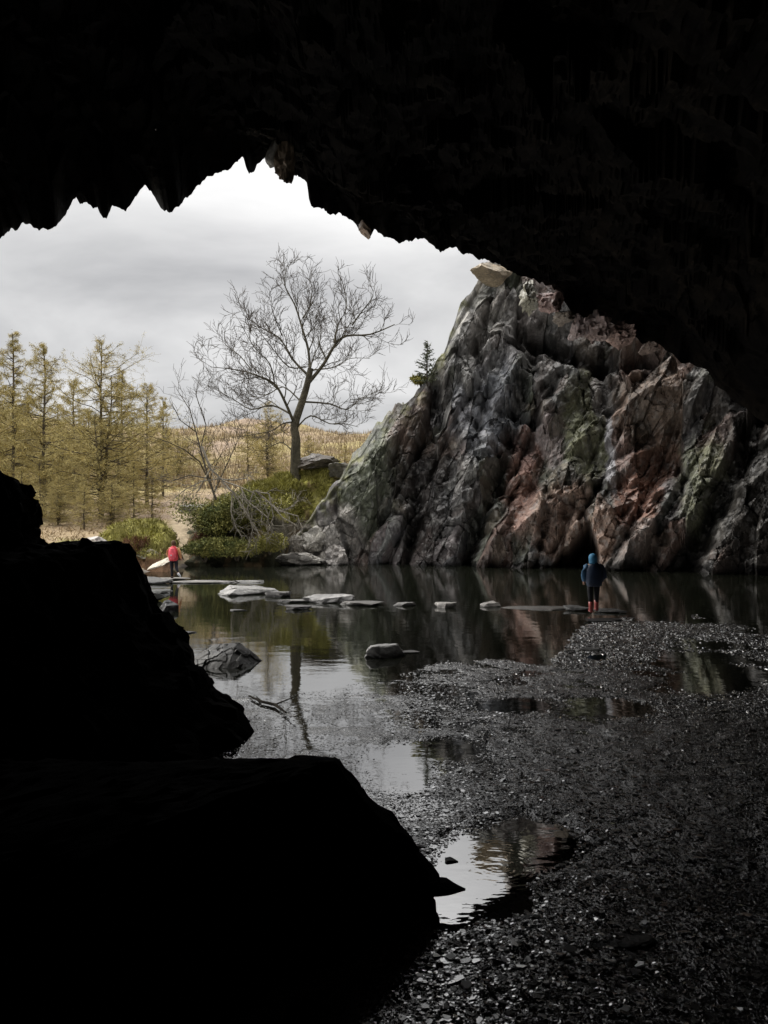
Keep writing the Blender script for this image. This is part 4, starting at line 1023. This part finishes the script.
# --- blue figure, seen from behind (faces +Y)
def person_blue():
    D = 19.7; root = empty('person', (gx(593.5, D), D, .075)); tag(root, 'person in a blue hooded coat and pink boots standing on flat black stone', 'person')
    k = .90   # about 1.5 m
    J = [(0, 0, .92), (0, 0, 1.15), (0, .01, 1.36), (0, .02, 1.46), (0, .03, 1.60), (0, .035, 1.66),
         (-.10, 0, .88), (-.095, .02, .50), (-.085, -.03, .09), (-.085, .09, .04), (.10, 0, .88), (.11, .06, .50), (.12, .10, .12), (.12, .22, .09),
         (-.18, 0, 1.37), (-.26, .02, 1.10), (-.24, .14, .92), (.18, 0, 1.37), (.27, .02, 1.10), (.26, .14, .92)]
    E_ = [(0, 1), (1, 2), (2, 3), (3, 4), (4, 5), (0, 6), (6, 7), (7, 8), (8, 9), (0, 10), (10, 11), (11, 12), (12, 13), (2, 14), (14, 15), (15, 16), (2, 17), (17, 18), (18, 19)]
    Rd = [.12, .13, .12, .05, .09, .08, .085, .06, .042, .035, .085, .06, .042, .035, .055, .042, .028, .055, .042, .028]
    J = [(a*k, b*k, c*k) for a, b, c in J]; Rd = [r*k for r in Rd]
    skin_body('body', J, E_, Rd, root, M['skin'])
    f = MB(); # coat: a puffy tapering hang
    prof = [(.76, .19, .14), (.79, .215, .17), (.90, .235, .18), (1.05, .245, .185), (1.18, .25, .18), (1.30, .24, .165), (1.38, .195, .14), (1.44, .12, .11), (1.47, .085, .09)]
    rings = []
    for z, rx, ry in prof:
        rings.append([(x*(1+.05*math.sin(23*z+i*1.9))*k, (y-.015)*(1+.09*math.cos(31*z+i*1.7))*k, zz*k) for i, (x, y, zz) in enumerate(ell((.012, 0, z), rx, ry, 28))])
    f.loft(rings); f.build('coat', M['navy'], root, True)
    sl_ = MB(); sl_.tube([Vector((-.17, .0, 1.40))*k, Vector((-.235, .0, 1.34))*k, Vector((-.275, .0, 1.20))*k, Vector((-.29, .03, 1.05))*k, Vector((-.265, .10, .92))*k], [.05*k, .078*k, .078*k, .07*k, .05*k], 12); sl_.build('sleeve', M['coatblue'], root, True)
    sl_ = MB(); sl_.tube([Vector((.17, .0, 1.40))*k, Vector((.245, .0, 1.33))*k, Vector((.30, .0, 1.18))*k, Vector((.33, .03, 1.03))*k, Vector((.28, .10, .92))*k], [.05*k, .08*k, .085*k, .078*k, .05*k], 12); sl_.build('sleeve', M['navy'], root, True)
    h = MB(); rings = []
    for z, rx, ry, cy in [(1.43, .13, .12, -.01), (1.47, .12, .115, 0), (1.52, .118, .125, .01), (1.58, .125, .135, .02), (1.64, .12, .13, .025), (1.69, .10, .11, .03), (1.72, .065, .07, .03), (1.735, .02, .02, .03)]:
        rings.append([(a*k, b*k, c*k) for a, b, c in ell((-.01, cy, z), rx, ry, 20)])
    h.loft(rings); h.build('hood', M['blue'], root, True)
    t = MB()
    t.loft([[(a*k, b*k, c*k) for a, b, c in ell((0, 0, z), rx, ry, 18)] for z, rx, ry in ((.78, .17, .12), (.86, .185, .135), (.95, .17, .12))])
    t.tube([Vector(p)*k for p in ((-.10, 0, .86), (-.098, .015, .62), (-.092, .01, .48), (-.087, -.02, .28))], [.098*k, .08*k, .07*k, .058*k], 12)
    t.tube([Vector(p)*k for p in ((.10, 0, .86), (.106, .04, .62), (.11, .06, .48), (.117, .09, .30))], [.098*k, .08*k, .07*k, .058*k], 12)
    t.build('trousers', M['black'], root, True)
    for sx, y0, z0 in ((-.087, -.025, 0), (.118, .10, .04)):
        b = MB(); b.tube([Vector((sx, y0, .31+z0))*k, Vector((sx, y0, .18+z0))*k, Vector((sx, y0, .07+z0))*k, Vector((sx, y0+.01, .015+z0))*k], [.072*k, .062*k, .060*k, .058*k], 12)
        b.tube([Vector((sx, y0-.03, .035+z0))*k, Vector((sx, y0+.08, .04+z0))*k, Vector((sx, y0+.17, .032+z0))*k], [.045*k, .05*k, .032*k], 10); b.build('boot', M['wellie'], root, True)
    for hx_ in (-.25, .265):
        hd_ = MB(); hand(hd_, Vector((hx_, .13, .92))*k, (.1, .25, -1), k); hd_.build('hand', M['skin'], root, True)
person_blue()
def person_red():
    D = 33.0; root = empty('person', (gx(173.5, D), D, .03)); tag(root, 'walker in a red jacket and dark trousers wading at the pale ledge', 'person')
    J = [(0, 0, .90), (0, 0, 1.12), (0, .01, 1.34), (0, .02, 1.44), (0, .03, 1.56), (0, .035, 1.62),
         (-.09, 0, .86), (-.10, .10, .47), (-.07, .02, .08), (-.08, .15, .04), (.10, 0, .86), (.15, -.06, .50), (.30, -.28, .24), (.34, -.22, .14),
         (-.19, 0, 1.35), (-.27, .02, 1.10), (-.24, .18, .95), (.19, 0, 1.35), (.28, 0, 1.10), (.30, .12, .92)]
    E_ = [(0, 1), (1, 2), (2, 3), (3, 4), (4, 5), (0, 6), (6, 7), (7, 8), (8, 9), (0, 10), (10, 11), (11, 12), (12, 13), (2, 14), (14, 15), (15, 16), (2, 17), (17, 18), (18, 19)]
    Rd = [.12, .13, .12, .05, .088, .08, .085, .06, .042, .035, .085, .06, .042, .035, .055, .042, .028, .055, .042, .028]
    skin_body('body', J, E_, Rd, root, M['skin'])
    h = MB(); h.loft([ell((0, .02, z), rx, ry, 16) for z, rx, ry in ((1.50, .085, .085), (1.56, .10, .11), (1.62, .105, .115), (1.67, .09, .10), (1.71, .05, .06), (1.725, .015, .015))]); h.build('hair', M['hair'], root, True)
    f = MB(); f.loft([ell((0, 0, z), rx, ry, 24) for z, rx, ry in ((.80, .19, .145), (.90, .21, .155), (1.05, .20, .15), (1.2, .215, .155), (1.32, .215, .145), (1.40, .14, .11), (1.46, .08, .08))]); f.build('jacket', M['red'], root, True)
    for s_, e_, w2 in ((-1, (-.275, .02, 1.10), (-.245, .17, .96)), (1, (.285, 0, 1.10), (.30, .11, .93))):
        a = MB(); a.tube([(s_*.17, 0, 1.37), (s_*.235, 0, 1.25), e_, w2], [.075, .075, .065, .05], 12); a.build('sleeve', M['tan'], root, True)
    pk = MB(); pk.loft([[(x, y, z) for x, y, z in ell((0, -.22, z), rx, ry, 20)] for z, rx, ry in ((.88, .10, .07), (.93, .155, .11), (1.05, .165, .12), (1.22, .155, .115), (1.34, .12, .09), (1.39, .06, .05))]); p_ = pk.build('rucksack', M['pack'], root, True)
    q_ = MB(); q_.loft([ell((-.01, -.335, z), .03, .012, 10) for z in (1.03, 1.06, 1.09)]); q_.build('badge', M['shoe'], root)
    t = MB(); t.loft([ell((0, 0, z), rx, ry, 18) for z, rx, ry in ((.76, .165, .125), (.84, .18, .135), (.92, .165, .12))])
    t.tube([(-.09, 0, .84), (-.098, .06, .62), (-.10, .10, .47), (-.08, .05, .22), (-.07, .02, .10)], [.098, .08, .068, .055, .05], 12)
    t.tube([(.10, 0, .84), (.13, -.03, .65), (.15, -.06, .50), (.22, -.16, .38), (.27, -.24, .29)], [.098, .08, .068, .056, .05], 12); t.build('trousers', M['black'], root, True)
    b = MB(); b.tube([(-.07, .0, .06), (-.075, .08, .045), (-.08, .17, .03)], [.048, .05, .032], 10); b.build('shoe', M['black'], root, True)
    b = MB(); b.tube([(.27, -.27, .27), (.33, -.27, .19), (.375, -.23, .11)], [.05, .05, .032], 10); b.build('shoe', M['shoe'], root, True)
    for hp_ in ((-.245, .18, .95), (.30, .12, .92)):
        hd_ = MB(); hand(hd_, hp_, (.1, .5, -1), 1); hd_.build('hand', M['skin'], root, True)
person_red()
